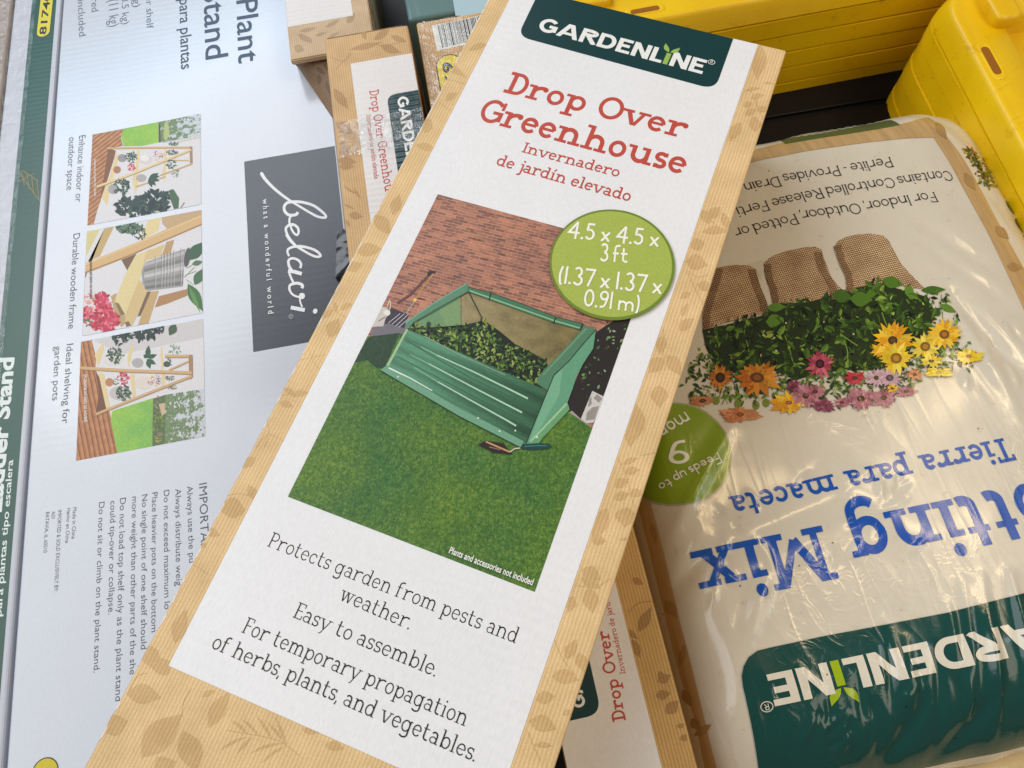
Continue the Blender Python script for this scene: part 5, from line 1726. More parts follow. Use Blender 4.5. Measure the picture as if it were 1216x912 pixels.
# ------------------------------------------------------------------ black pallet and the two stacks of yellow trays
ZP = -.086
aT = 9.6
uT, vT = fr(aT)
m_pal, nt, b = newmat("black_pallet_plastic", lin(9, 9, 10), rough=.55, spec=.25)
bm = bmesh.new()
def rbox(bm, o, u, v, u0, u1, v0, v1, z0, z1, bev=.003, rad=None, seg=2):
    t = bmesh.new()
    c = [o + u * u0 + v * v0, o + u * u1 + v * v0, o + u * u1 + v * v1, o + u * u0 + v * v1]
    if rad:
        c = [Vector(p) for p in rounded([tuple(p) for p in c], [rad] * 4, n=8)]
    prism(t, [(p.x, p.y, z1) for p in c], [(p.x, p.y, z0) for p in c])
    bmesh.ops.recalc_face_normals(t, faces=t.faces)
    if bev:
        hor = [e for e in t.edges if abs(e.verts[0].co.z - e.verts[1].co.z) < 1e-6] if rad else list(t.edges)
        bmesh.ops.bevel(t, geom=hor, offset=bev, segments=seg, profile=.5, affect='EDGES')
    me = bpy.data.meshes.new("tmp")
    t.to_mesh(me)
    t.free()
    bm.from_mesh(me)
    bpy.data.meshes.remove(me)
O0 = Vector((0, 0))
rbox(bm, O0, uT, vT, .108, .96, -.32, 1.05, ZP - .028, ZP - .004)
for k in range(11):
    v0 = -.31 + k * .124
    rbox(bm, O0, uT, vT, .110, .958, v0, v0 + .1165, ZP - .004, ZP, .0015)
for uu in (.12, .5, .86):
    rbox(bm, O0, uT, vT, uu, uu + .09, -.31, 1.04, FLOOR, ZP - .028)
pal = bm_obj("plastic_pallet", bm, [m_pal], None, (0, 0, 0))
ctr = O0 + uT * .53 + vT * .36
me = pal.data
me.transform(Matrix.Translation((-ctr.x, -ctr.y, -FLOOR)))
pal.location = (ctr.x, ctr.y, FLOOR)
tag(pal, "black plastic pallet under the soil bag and the yellow trays", "pallet")

m_yel, nt, b = newmat("yellow_tray_plastic", lin(236, 190, 6), rough=.36, spec=.5)
n1 = N(nt, "ShaderNodeTexNoise", i_Scale=14, i_Detail=4)
nt.links.new(coords(nt), n1.inputs["Vector"])
nt.links.new(ramp(nt, n1.outputs["Fac"], [(.3, lin(228, 178, 4)), (.7, lin(242, 200, 14))]), b.inputs["Base Color"])
n2 = N(nt, "ShaderNodeTexNoise", i_Scale=700, i_Detail=2)
nt.links.new(coords(nt), n2.inputs["Vector"])
bump(nt, b, n2.outputs["Fac"], .08, .001)
n3 = N(nt, "ShaderNodeTexNoise", i_Scale=1.0, i_Detail=5, i_Roughness=.7)
nt.links.new(coords(nt, 34, (18, 240, 120)), n3.inputs["Vector"])
n4 = N(nt, "ShaderNodeTexNoise", i_Scale=30, i_Detail=6, i_Roughness=.75)
nt.links.new(coords(nt), n4.inputs["Vector"])
base_ = ramp(nt, n1.outputs["Fac"], [(.3, lin(234, 185, 3)), (.7, lin(247, 205, 12))])
base_ = mix(nt, 1.0, base_, ramp(nt, n3.outputs["Fac"], [(.30, (.80, .76, .7, 1)), (.38, (1, 1, 1, 1)), (.66, (1, 1, 1, 1)), (.74, (1.06, 1.08, 1.5, 1))]), 'MULTIPLY')
base_ = mix(nt, 1.0, base_, ramp(nt, n4.outputs["Fac"], [(.28, (.70, .64, .6, 1)), (.40, (1, 1, 1, 1))]), 'MULTIPLY')
nt.links.new(base_, b.inputs["Base Color"])
nt.links.new(ramp(nt, n3.outputs["Fac"], [(.3, (.55, .55, .55, 1)), (.5, (.34, .34, .34, 1)), (.75, (.5, .5, .5, 1))]), b.inputs["Roughness"])
m_yin, nt, b = newmat("yellow_slot_shade", lin(150, 92, 4), rough=.5)  # dark yellow paints the shade down inside the handle slots
PITCH = .0236

def ring(cu, cv, hu, hv, rad, n=7):
    pts = rounded([(cu - hu, cv - hv), (cu + hu, cv - hv), (cu + hu, cv + hv), (cu - hu, cv + hv)], [max(.001, rad)] * 4, n=n)
    return pts
def tray_mesh(hu, hv, flange, slots, top):
    """open nesting tray, origin at the centre of its rim's lower edge: skirt, rolled rim, flange, well"""
    bm = bmesh.new()
    prof = [(-.0030, 0.0), (0, .0012), (0, .0030)] if not top else [(-.0030, 0.0), (0, .0012), (0, .0030)]
    sk = [(-.0012, PITCH - .0010)] if not top else [(.0030, PITCH * .45), (.0060, PITCH * .86), (.0078, PITCH * .97), (.0105, PITCH)]
    if not top:
        rows = [(.0090, .0), (.0, .0), (.0, PITCH - .0026), (.0006, PITCH - .0024), (.009, PITCH - .0045), (flange, PITCH - .0045), (flange + .006, PITCH - .02), (flange + .022, -.10), (flange + .06, -.104)]
    else:
        rows = [(.0090, .0), (.0, .0), (.0022, PITCH * .45), (.0048, PITCH * .80), (.0066, PITCH * .95), (.0086, PITCH), (.0125, PITCH - .0010), (.018, PITCH - .0016), (flange, PITCH - .0016), (flange + .004, PITCH - .006), (flange + .012, PITCH - .05), (flange + .022, -.10), (flange + .06, -.104)]
    rings = []
    for ins, zz in rows:
        rad = max(.004, .046 - ins * .8)
        rings.append([bm.verts.new((p[0], p[1], zz)) for p in ring(0, 0, hu - ins, hv - ins, rad)])
    for a, b2 in zip(rings, rings[1:]):
        n = len(a)
        for i in range(n):
            bm.faces.new((a[i], a[(i + 1) % n], b2[(i + 1) % n], b2[i]))
    bm.faces.new(rings[-1])
    bm.faces.new(list(reversed(rings[0])))
    me = bpy.data.meshes.new("yellow_tray")
    bmesh.ops.recalc_face_normals(bm, faces=bm.faces)
    bm.to_mesh(me)
    bm.free()
    for p in me.polygons:
        p.use_smooth = True
    me.materials.append(m_yel)
    return me
def auto_smooth(me, ang=40):
    bm = bmesh.new()
    bm.from_mesh(me)
    for e in bm.edges:
        if len(e.link_faces) == 2 and e.calc_face_angle(0) > R(ang):
            e.smooth = False
    bm.to_mesh(me)
    bm.free()
HU, HV, FL = .30, .20, .0475
me_low = tray_mesh(HU, HV, FL, False, False)
me_top = tray_mesh(HU, HV, FL, True, True)
auto_smooth(me_low)
auto_smooth(me_top, 50)
def top_tray_parts(root, slots, blocks):
    ZR = PITCH - .0016
    def slot(cx, cy, lx, ly):
        bm = bmesh.new()
        r = min(lx, ly) / 2 * .98
        out = rounded([(cx - lx / 2, cy - ly / 2), (cx + lx / 2, cy - ly / 2), (cx + lx / 2, cy + ly / 2), (cx - lx / 2, cy + ly / 2)], [r] * 4)
        a = [bm.verts.new((p[0], p[1], ZR + .0003)) for p in out]
        b2 = [bm.verts.new((cx + (p[0] - cx) * .86, cy + (p[1] - cy) * .80, ZR + .0016)) for p in out]
        c2 = [bm.verts.new((cx + (p[0] - cx) * .74, cy + (p[1] - cy) * .60, ZR + .0004)) for p in out]
        n = len(a)
        for i in range(n):
            bm.faces.new((a[i], a[(i + 1) % n], b2[(i + 1) % n], b2[i]))
            bm.faces.new((b2[i], b2[(i + 1) % n], c2[(i + 1) % n], c2[i]))
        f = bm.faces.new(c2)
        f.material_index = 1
        me = bpy.data.meshes.new("handle_slot")
        bm.to_mesh(me)
        bm.free()
        for p in me.polygons:
            p.use_smooth = p.material_index == 0
        o = bpy.data.objects.new("handle_slot", me)
        me.materials.append(m_yel)
        me.materials.append(m_yin)
        S.collection.objects.link(o)
        o.parent = root
    for s1_ in slots:
        slot(*s1_)
    for (x0, x1, y0, y1, hh_) in blocks:
        bm = bmesh.new()
        rbox(bm, Vector((0, 0)), Vector((1, 0)), Vector((0, 1)), x0, x1, y0, y1, ZR - .004, ZR + hh_, .0045, rad=.009, seg=4)
        me = bpy.data.meshes.new("rim_block")
        bmesh.ops.recalc_face_normals(bm, faces=bm.faces)
        bm.to_mesh(me)
        bm.free()
        for p in me.polygons:
            p.use_smooth = True
        me.materials.append(m_yel)
        auto_smooth(me, 60)
        o = bpy.data.objects.new("rim_block", me)
        S.collection.objects.link(o)
        o.parent = root
ORD = ["topmost", "second", "third", "fourth", "fifth", "lowest"]
def stack(center, rot, where, group, slots, blocks):
    z0 = .0248
    for k in range(6):
        o = bpy.data.objects.new("yellow_tray", me_top if k == 0 else me_low)
        S.collection.objects.link(o)
        o.location = (center.x, center.y, z0 - k * PITCH)
        o.rotation_euler = (0, 0, rot + (0, .004, -.003, .005, -.002, .003)[k])
        if k == 0:
            tag(o, "topmost yellow tray of the stack %s, with a slotted rim" % where, "tray", group)
            top_tray_parts(o, slots, blocks)
        elif k == 5:
            tag(o, "lowest yellow tray of the stack %s, resting on the black pallet" % where, "tray", group)
        else:
            tag(o, "yellow tray %s from the top of the stack %s" % (ORD[k], where), "tray", group)
# right stack: long side along the bag, left edge at u = .49
cR = uT * (.49 + HV) + vT * (.575 - HU)
def loc_of(p, z, c, rot):
    q = PX(p, z) - c
    return q.x * math.cos(rot) + q.y * math.sin(rot), -q.x * math.sin(rot) + q.y * math.cos(rot)
rR = R(aT + 90)
sx, sy = loc_of((1177, 72), .047, cR, rR)
stack(cR, rR, "beside the soil bag", "yellow trays stacked at the right", [(sx, sy, .047, .0135)], [(sx + .036, sx + .14, HV - .062, HV - .036, .012), (sx - .17, sx - .047, HV - .061, HV - .040, .009)])
# rear stack: long side across, front edge at v = .58
uB, vB = fr(11)
cB = uB * (.12 + HU) + vB * (.58 + HV)
rB = R(11)
sx, sy = loc_of((766, 12), .047, cB, rB)
stack(cB, rB, "behind the long carton", "yellow trays stacked at the rear", [(sx, sy, .040, .011)], [(sx - .13, sx - .030, -HV + .034, -HV + .060, .009)])
# ------------------------------------------------------------------ bag of potting soil
aB = 11.0
ub, vb_ = fr(aB)
BU0, BU1, BV0, BV1 = .086, .516, -.104, .453
ZLOW, ZTOP = -.034, .046
def edge(d, w):
    if d >= w:
        return 1.0
    if d <= 0:
        return 0.0
    t = 1 - d / w
    return math.sqrt(max(0.0, 1 - t * t))
def bag_uv(x, y):
    return x * ub.x + y * ub.y, x * vb_.x + y * vb_.y
def ridge(u, v, p, q, w, a):
    """a soft fold running from p to q"""
    dx, dy = q[0] - p[0], q[1] - p[1]
    l2 = dx * dx + dy * dy
    t = max(0, min(1, ((u - p[0]) * dx + (v - p[1]) * dy) / l2))
    ex, ey = u - p[0] - dx * t, v - p[1] - dy * t
    s = math.hypot(ex, ey) / w
    return a * math.exp(-s * s) * (math.sin(math.pi * (.1 + .8 * t)))
FOLDS = []
def bag_h(x, y):
    u, v = bag_uv(x, y)
    wob = .006 * noise.noise((v * 9, 3.3, 1.7))
    su = edge(u - BU0 - wob * .4, .050) * edge(BU1 + wob - u, .125)
    sv = edge(v - BV0 - .004 * noise.noise((u * 22, 5, 2)), .085) * edge(BV1 + .005 * noise.noise((u * 12, 8, 2)) - v, .065)
    h = ZLOW + (ZTOP - ZLOW) * (su * sv) ** .9
    h += .0035 * noise.noise((u * 7, v * 6, .3)) * su * sv
    # pleats near the bottom seam and the left side, creases towards the right
    near = max(0, 1 - (v - BV0) / .11)
    h += near * .0011 * noise.noise((u * 75 + 12 * v, v * 7, 4.4))
    near = max(0, 1 - (BV1 - v) / .12)
    h += near * .0016 * noise.noise((u * 60, v * 9, 6.4))
    near = max(0, 1 - (u - BU0) / .10)
    h += near * .0026 * noise.noise((u * 34 - v * 16, v * 20 + u * 16, 2.2))
    near = max(0, 1 - (BU1 - u) / .18)
    h += near * .0022 * noise.noise(((u + v * .9) * 40, (u - v) * 6, 7.1))
    for f in FOLDS:
        m_ = 3 * f[2]
        if min(f[0][0], f[1][0]) - m_ < u < max(f[0][0], f[1][0]) + m_ and min(f[0][1], f[1][1]) - m_ < v < max(f[0][1], f[1][1]) + m_:
            h += ridge(u, v, *f)
    return h
def uvp(p):
    q = PX(p, .03)
    return bag_uv(q.x, q.y)
for a, b_, w, am in (((1122, 362), (1205, 452), .008, -.0045), ((1130, 388), (1195, 500), .007, .0030), ((1085, 300), (1185, 366), .007, -.0016), ((1075, 268), (1170, 330), .007, -.0014), ((905, 690), (880, 760), .006, .0030), ((838, 655), (800, 700), .007, -.0035), ((860, 515), (795, 640), .006, .0026),
                     ((1000, 590), (850, 650), .012, .0022), ((1080, 640), (960, 560), .016, .0018), ((1090, 830), (1060, 905), .006, -.0035), ((1180, 820), (1120, 905), .006, -.0030), ((1010, 840), (1030, 900), .005, .002), ((1140, 700), (1180, 840), .0055, .0024), ((1185, 690), (1210, 800), .005, .0024), ((1040, 740), (1075, 850), .005, .0018)):
    FOLDS.append((uvp(a), uvp(b_), w, am))

_fr = random.Random(11)
for (x0, x1, y0, y1, n_, w_, am_, da) in ((955, 1085, 560, 665, 14, .0024, .0011, 2.2), (845, 905, 590, 720, 9, .0028, .0014, 1.2), (1120, 1190, 380, 480, 10, .0028, .0013, 1.0), (890, 1090, 790, 880, 14, .0024, .0013, 1.4), (985, 1010, 830, 880, 5, .002, .001, 2.0)):
    for _ in range(n_):
        x, y = _fr.uniform(x0, x1), _fr.uniform(y0, y1)
        a = da + _fr.uniform(-.6, .6)
        l = _fr.uniform(10, 34)
        FOLDS.append((uvp((x, y)), uvp((x + l * math.cos(a), y + l * math.sin(a))), w_, am_ * _fr.choice((1, 1, -1))))
for a, b_ in (((1128, 690), (1147, 835)), ((1152, 690), (1176, 850)), ((1184, 685), (1214, 835)), ((1064, 760), (1082, 866)), ((1098, 770), (1116, 885)), ((1132, 790), (1150, 860)), ((1010, 800), (1020, 870)), ((1040, 750), (1052, 840)), ((1168, 780), (1186, 880)), ((975, 820), (985, 880)), ((1200, 700), (1225, 790)), ((1112, 720), (1124, 800))):
    FOLDS.append((uvp(a), uvp(b_), .0034, _fr.choice((.0024, .0018, -.0018))))
_C = .0015
_nu, _nv = int((BU1 - BU0 + .06) / _C) + 2, int((BV1 - BV0 + .06) / _C) + 2
_raw = bag_h
_grid = []
for _j in range(_nv):
    _row = []
    for _i in range(_nu):
        _p = ub * (BU0 - .03 + _i * _C) + vb_ * (BV0 - .03 + _j * _C)
        _row.append(_raw(_p.x, _p.y))
    _grid.append(_row)
def bag_h(x, y):
    """height of the bag's skin, read from a fine grid"""
    u, v = bag_uv(x, y)
    a = max(0.0, min(_nu - 1.001, (u - BU0 + .03) / _C))
    b_ = max(0.0, min(_nv - 1.001, (v - BV0 + .03) / _C))
    i, j = int(a), int(b_)
    a -= i
    b_ -= j
    r0, r1 = _grid[j], _grid[j + 1]
    return (r0[i] * (1 - a) + r0[i + 1] * a) * (1 - b_) + (r1[i] * (1 - a) + r1[i + 1] * a) * b_
m_bagw = film("bag_white_film", lin(217, 208, 190))
m_bagi = film("bag_printed_film", (1, 1, 1, 1), attr=True)
def kr_tint(nt, col):
    w = N(nt, "ShaderNodeTexNoise", i_Scale=1.0, i_Detail=3, i_Roughness=.6)
    nt.links.new(coords(nt, 11, (240, 14, 1)), w.inputs["Vector"])
    return mix(nt, 1.0, col, ramp(nt, w.outputs["Fac"], [(.3, (.82, .8, .76, 1)), (.7, (1.1, 1.08, 1.05, 1))]), 'MULTIPLY')
m_bagk = film("bag_kraft_film", lin(196, 162, 112), tint=kr_tint, rough=.22)
m_bagkl = film("bag_kraft_leaf_film", lin(176, 140, 92), tint=kr_tint, rough=.22)
m_bagburlap = film("bag_burlap_film", (1, 1, 1, 1), tint=lambda nt, col: _burlap(nt, 15), dirt=False)
m_bagburlap2 = film("bag_burlap_shade_film", (1, 1, 1, 1), tint=lambda nt, col: mix(nt, 1.0, _burlap(nt, 15), (.62, .56, .50, 1), 'MULTIPLY'), dirt=False)
NU, NV = 270, 350
bm = bmesh.new()
gridv = []
for j in range(NV + 1):
    row = []
    for i in range(NU + 1):
        s, t = i / NU, j / NV
        # corners pulled in
        cu = (2 * s - 1)
        cv = (2 * t - 1)
        pu = cu * (1 - .035 * abs(cv) ** 8)
        pv = cv * (1 - .03 * abs(cu) ** 8)
        u = BU0 + (BU1 - BU0) * (pu + 1) / 2
        v = BV0 + (BV1 - BV0) * (pv + 1) / 2
        if s in (0, 1):
            u += .004 * noise.noise((v * 30, s * 9, 1.5))
        if t in (0, 1):
            v += .004 * noise.noise((u * 30, t * 9, 2.5))
        p = ub * u + vb_ * v
        row.append(bm.verts.new((p.x, p.y, bag_h(p.x, p.y))))
    gridv.append(row)
for j in range(NV):
    for i in range(NU):
        bm.faces.new((gridv[j][i], gridv[j][i + 1], gridv[j + 1][i + 1], gridv[j + 1][i]))
# lower half: a coarser pillow closing the bag
loop = [gridv[0][i] for i in range(NU)] + [gridv[j][NU] for j in range(NV)] + [gridv[NV][i] for i in range(NU, 0, -1)] + [gridv[j][0] for j in range(NV, 0, -1)]
cen = ub * ((BU0 + BU1) / 2) + vb_ * ((BV0 + BV1) / 2)
prev = loop
for sc, zz in ((.985, -.050), (.95, -.068), (.88, -.081), (.6, -.085)):
    nxt = [bm.verts.new((cen.x + (v.co.x - cen.x) * sc, cen.y + (v.co.y - cen.y) * sc, zz)) for v in loop]
    for i in range(len(loop)):
        k = (i + 1) % len(loop)
        bm.faces.new((prev[k], prev[i], nxt[i], nxt[k]))
    prev = nxt
bm.faces.new(list(reversed(prev)))
bag = bm_obj("soil_bag", bm, [m_bagw], None, (cen.x, cen.y, -.0855), smooth=True)
tag(bag, "plump glossy bag of potting soil with flowers and blue lettering, seen upside down", "soil bag")

def bag_inside(x, y):
    u, v = bag_uv(x, y)
    return BU0 + .003 < u < BU1 - .007 and BV0 + .002 < v < BV1 - .004
BS = dict(drape=bag_h, z=.04, step=2e-6, inside=bag_inside)
# kraft bands
s_ = Sheet(base=.0003, **BS)
zk = (660, 600, 2.925)
zr = (1040, 100, 3.8)
LB = [(735, 520), (757, 600), (776, 675), (793, 747), (807, 802), (824, 853), (840, 930)]
LR = [(757, 540), (773, 600), (790, 665), (807, 737), (821, 791), (846, 894), (858, 935)]
def strip(s, a, b, mat):
    A, B = spline(a, 6), spline(b, 6)
    n = min(len(A), len(B))
    for i in range(n - 1):
        s.px([A[i], A[i + 1], B[i + 1], B[i]], mat)
        s.k -= 1
    s.k += 1
strip(s_, LB, LR, m_bagk)
s_.build("kraft_band", bag)
s_ = Sheet(base=.0003, **BS)
RI = Z(*zr, [(262, 245), (330, 350), (400, 480), (500, 660), (610, 890), (720, 1130)])
RO = Z(*zr, [(240, 150), (318, 228), (352, 292), (420, 370), (470, 470), (560, 640), (650, 800), (780, 1040)])
def resample(p, n):
    d = [0]
    for i in range(len(p) - 1):
        d.append(d[-1] + math.hypot(p[i + 1][0] - p[i][0], p[i + 1][1] - p[i][1]))
    out = []
    for k in range(n):
        t = d[-1] * k / (n - 1)
        i = max(j for j in range(len(d)) if d[j] <= t + 1e-9)
        i = min(i, len(p) - 2)
        out.append(lerp(p[i], p[i + 1], (t - d[i]) / max(1e-9, d[i + 1] - d[i])))
    return out
strip(s_, resample(RI, 9), resample(RO, 9), m_bagk)
s_.build("kraft_band", bag)
s_ = Sheet(base=.0004, **BS)
z6 = (860, 150, 4.193)
TI = Z(*z6, [(40, 215), (140, 178), (400, 125), (640, 90), (880, 62), (1040, 56)])
TO = [(862, 190), (895, 178), (940, 167), (990, 158.5), (1040, 151.5), (1070, 147.5), (1100, 139)]
strip(s_, resample(TO, 9), resample(TI, 9), m_bagk)
s_.px([TI[-1], TO[-1], RO[0], RO[1], RI[0]], m_bagk)
s_.build("kraft_band", bag)
s_ = Sheet(base=.0006, **BS)
sprig(s_, m_bagkl, zk, [(380, 330, 420, 390, 40), (430, 560, 445, 480, 24), (440, 640, 470, 700, 30), (470, 740, 500, 780, 34), (480, 800, 540, 760, 30), (330, 60, 350, 130, 20)])
sprig(s_, m_bagkl, zr, [(270, 170, 320, 250, 40), (400, 400, 450, 480, 40), (540, 640, 600, 700, 40), (590, 820, 660, 830, 40)])
s_.build("printed_leaves", bag)
# green band along the top seam with pale stitching
s_ = Sheet(base=.0005, **BS)
strip(s_, resample([(925, 166), (975, 158.5), (1020, 150), (1057, 142.5)], 6), resample([(932, 171.5), (980, 163.5), (1030, 156), (1069, 149)], 6), m_bagi)
s_.faces = [(p, m, lin(62, 92, 58), k) for p, m, c, k in s_.faces]
tb = s_.build("green_band", bag)
s_ = Sheet(base=.0009, **BS)
for x in range(940, 1056, 9):
    y = 166 - (x - 925) * .178
    s_.px([(x, y - 1.0), (x + 5, y - 2.2), (x + 5, y - .8), (x, y + .4)], m_bagi, lin(196, 200, 176))
s_.build("stitching", tb)

# burlap pots with flowers
s_ = Sheet(base=.0004, **BS)
zz1, zz2, zz3, zz4 = (800, 270, 6.756), (960, 270, 5.527), (800, 390, 6.756), (960, 370, 5.527)
SHD = lin(196, 186, 166)
pot1 = Z(*zz1, [(300, 345), (345, 325), (480, 303), (585, 305), (655, 335), (690, 470), (745, 610), (760, 690), (600, 720), (430, 765), (235, 825), (228, 700), (240, 560)])
pot2 = Z(*zz1, [(718, 290), (780, 238), (900, 190), (1010, 168)]) + Z(*zz2, [(0, 130), (45, 128), (85, 148), (100, 200), (150, 330), (245, 440), (130, 470), (0, 492)]) + Z(*zz1, [(1000, 605), (880, 640), (790, 600), (770, 500), (735, 400)])
pot3 = Z(*zz2, [(163, 130), (200, 85), (260, 60), (330, 46), (410, 42), (488, 55), (530, 92), (600, 230), (660, 300), (765, 405), (660, 400), (560, 370), (440, 390), (350, 425), (250, 436), (242, 330), (205, 250)])
s_.px(Z(*zz1, [(590, 300), (720, 262), (735, 300), (700, 420), (660, 340)]), m_bagi, lin(208, 198, 176))
for pt in (pot1, pot2, pot3):
    s_.px(pt, m_bagburlap)
for pt, (a, b_) in ((pot1, ((235, 822), (760, 690))), (pot2, ((790, 604), (1300, 600)))):
    for k in range(46):
        t = k / 46
        x, y = lerp(a, b_, t)
        y += 26 * math.sin(t * math.pi) * (-1 if pt is pot1 else -.6)
        s_.line(Z(*zz1, [(x, y - 16), (x + rnd.uniform(-5, 5), y + rnd.uniform(4, 16))]), .8, m_bagi, rnd.choice([lin(176, 146, 108), lin(120, 92, 60), lin(204, 176, 140)]))
for pt, (a, b_, c__, d__) in ((pot1, ((655, 335), (690, 470), (745, 610), (760, 690))), (pot2, ((1185, 195), (1215, 330), (1290, 460), (1330, 590)))):
    for k in range(7):
        o_ = -k * 9
        s_.line(spline(Z(*zz1, [(a[0] + o_ - 4, a[1] + 4), (b_[0] + o_, b_[1]), (c__[0] + o_, c__[1]), (d__[0] + o_ - 6, d__[1] - 8)]), 4), 1.1, m_bagburlap2)
for pts_ in ([(720, 292), (738, 400), (772, 500), (790, 600)], [(345, 330), (290, 520), (240, 690), (236, 815)]):
    for k in range(6):
        s_.line(spline(Z(*zz1, [(x + 5 + k * 9, y + 6) for x, y in pts_]), 4), 1.1, m_bagburlap2)
for k in range(6):
    s_.line(spline(Z(*zz2, [(168 + k * 7, 132 - k * 4), (208 + k * 7, 250), (246 + k * 7, 330), (254 + k * 7, 428)]), 4), 1.1, m_bagburlap2)
pots = s_.build("burlap_pot_print", bag)

s_ = Sheet(base=.0006, **BS)
GD = [lin(44, 58, 26), lin(34, 44, 22), lin(58, 76, 32), lin(26, 32, 18), lin(50, 66, 30)]
GM = [lin(84, 116, 40), lin(104, 138, 48), lin(70, 96, 36), lin(58, 84, 34)]
GLt = [lin(140, 170, 66), lin(160, 186, 84), lin(124, 156, 60)]
dark = [(834, 392), (870, 384), (905, 375), (918, 361), (962, 359), (1000, 346), (1045, 336), (1062, 342), (1098, 352), (1112, 372), (1100, 396), (1082, 410), (1076, 430), (1040, 440), (1000, 440), (970, 444), (945, 452), (918, 440), (890, 436), (856, 448), (846, 430), (838, 412)]
s_.px(dark, m_bagi, lin(42, 54, 25))
def inside(p, poly_):
    c = False
    for i in range(len(poly_)):
        a, b_ = poly_[i], poly_[i - 1]
        if (a[1] > p[1]) != (b_[1] > p[1]) and p[0] < (b_[0] - a[0]) * (p[1] - a[1]) / (b_[1] - a[1]) + a[0]:
            c = not c
    return c
out_ = [(808, 452), (816, 428), (836, 410), (832, 392), (870, 382), (905, 373), (915, 358), (960, 357), (1000, 344), (1045, 332), (1068, 338), (1122, 346), (1140, 372), (1136, 396), (1160, 418), (1150, 436), (1104, 442), (1080, 466), (1050, 474), (1000, 480), (960, 484), (920, 470), (880, 482), (852, 470), (826, 474)]
def lf_(x, y, l, w, cols, a=None):
    a = rnd.uniform(0, 6.28) if a is None else a
    o = leaf((x, y), (x + l * math.cos(a), y + l * math.sin(a)), l * w, n=4, bend=l * rnd.uniform(-.14, .14))
    c_ = rnd.choice(cols)
    k_ = rnd.uniform(.8, 1.15)
    c_ = (c_[0] * k_, c_[1] * k_, c_[2] * k_, 1)
    s_.px(o, m_bagi, c_)
    if l > 6:          # the far half of the blade is printed darker
        half = o[:5] + [((o[t_][0] + o[-t_][0]) / 2, (o[t_][1] + o[-t_][1]) / 2) for t_ in (3, 2, 1)]
        s_.k -= 1
        s_.xy([s_.plan(q_) for q_ in half], m_bagi, (c_[0] * .62, c_[1] * .66, c_[2] * .6, 1))
        p_, m_, cc_, kk_ = s_.faces[-1]
        s_.faces[-1] = (p_, m_, cc_, kk_ + .5)
s_.step = 8e-6
s_.cyc, s_.lo = 50, 3
n_ = 0
while n_ < 1150:
    x, y = rnd.uniform(806, 1165), rnd.uniform(332, 484)
    if not inside((x, y), out_):
        continue
    n_ += 1
    ind = inside((x, y), dark)
    r = rnd.random()
    if ind:
        up = .25 if x > 1030 else 0
        cols = GD if r < .38 - up else (GM if r < .93 - up * .4 else GLt)
    else:
        cols = GM if r < .6 else (GLt if r < .8 else GD)
    if not ind and rnd.random() < .25:
        s_.line([(x, y), (x + rnd.uniform(-6, 6), y + rnd.uniform(4, 12))], .8, m_bagi, rnd.choice(GM + GLt))
        continue
    lf_(x, y, rnd.uniform(5, 17) * (.7 if rnd.random() < .5 else 1) if ind else rnd.uniform(4, 10), rnd.choice((.22, .3, .42, .55)), cols)
    if ind and rnd.random() < .05 and y > 385:
        s_.px(ell(x + rnd.uniform(-3, 3), y + rnd.uniform(-3, 3), rnd.uniform(.8, 2.2), rnd.uniform(.6, 1.3), 7, rnd.uniform(0, 3)), m_bagi, lin(206, 194, 168))
for _ in range(420):
    x = rnd.uniform(812, 1130)
    y = rnd.uniform(428, 486) - max(0, x - 1000) * .10
    if inside((x, y), out_):
        lf_(x, y, rnd.uniform(4, 11), rnd.choice((.25, .4, .5)), GM + GD[:3] + GLt[:1])
for z_, lst in ((zz1, [(740, 650, 905, 640, 70), (735, 760, 860, 770, 90)]), (zz2, [(150, 440, 290, 470, 90), (375, 440, 446, 440, 56), (480, 350, 620, 380, 80), (735, 415, 900, 410, 50), (860, 510, 970, 560, 46), (270, 470, 420, 480, 100), (640, 380, 680, 480, 60)])):
    for ax, ay, bx, by, w in lst:
        s_.px(leaf(Zp(*z_, ax, ay), Zp(*z_, bx, by), w / z_[2]), m_bagi, rnd.choice([lin(84, 120, 36), lin(70, 104, 34), lin(96, 134, 44)]))
for z_, pts in ((zz3, [(580, 100), (600, 190), (560, 270)]), (zz3, [(440, 215), (520, 215), (590, 150)]), (zz3, [(890, 60), (930, 180), (960, 280), (1020, 320)]), (zz2, [(480, 560), (500, 620), (530, 680)]), (zz2, [(205, 700), (260, 740), (320, 780)]), (zz2, [(210, 710), (250, 800), (255, 900)]), (zz3, [(505, 500), (515, 570)]), (zz3, [(380, 510), (350, 600)])):
    s_.line(spline(Z(*z_, pts), 4), 1.3, m_bagi, lin(120, 150, 56))
for z_, x, y in ((zz3, 540, 278), (zz3, 515, 605), (zz3, 340, 580), (zz3, 740, 600), (zz3, 660, 620)):
    s_.px(ell(*Zp(*z_, x, y), 4.2, 5.2, 12), m_bagi, lin(120, 138, 50))
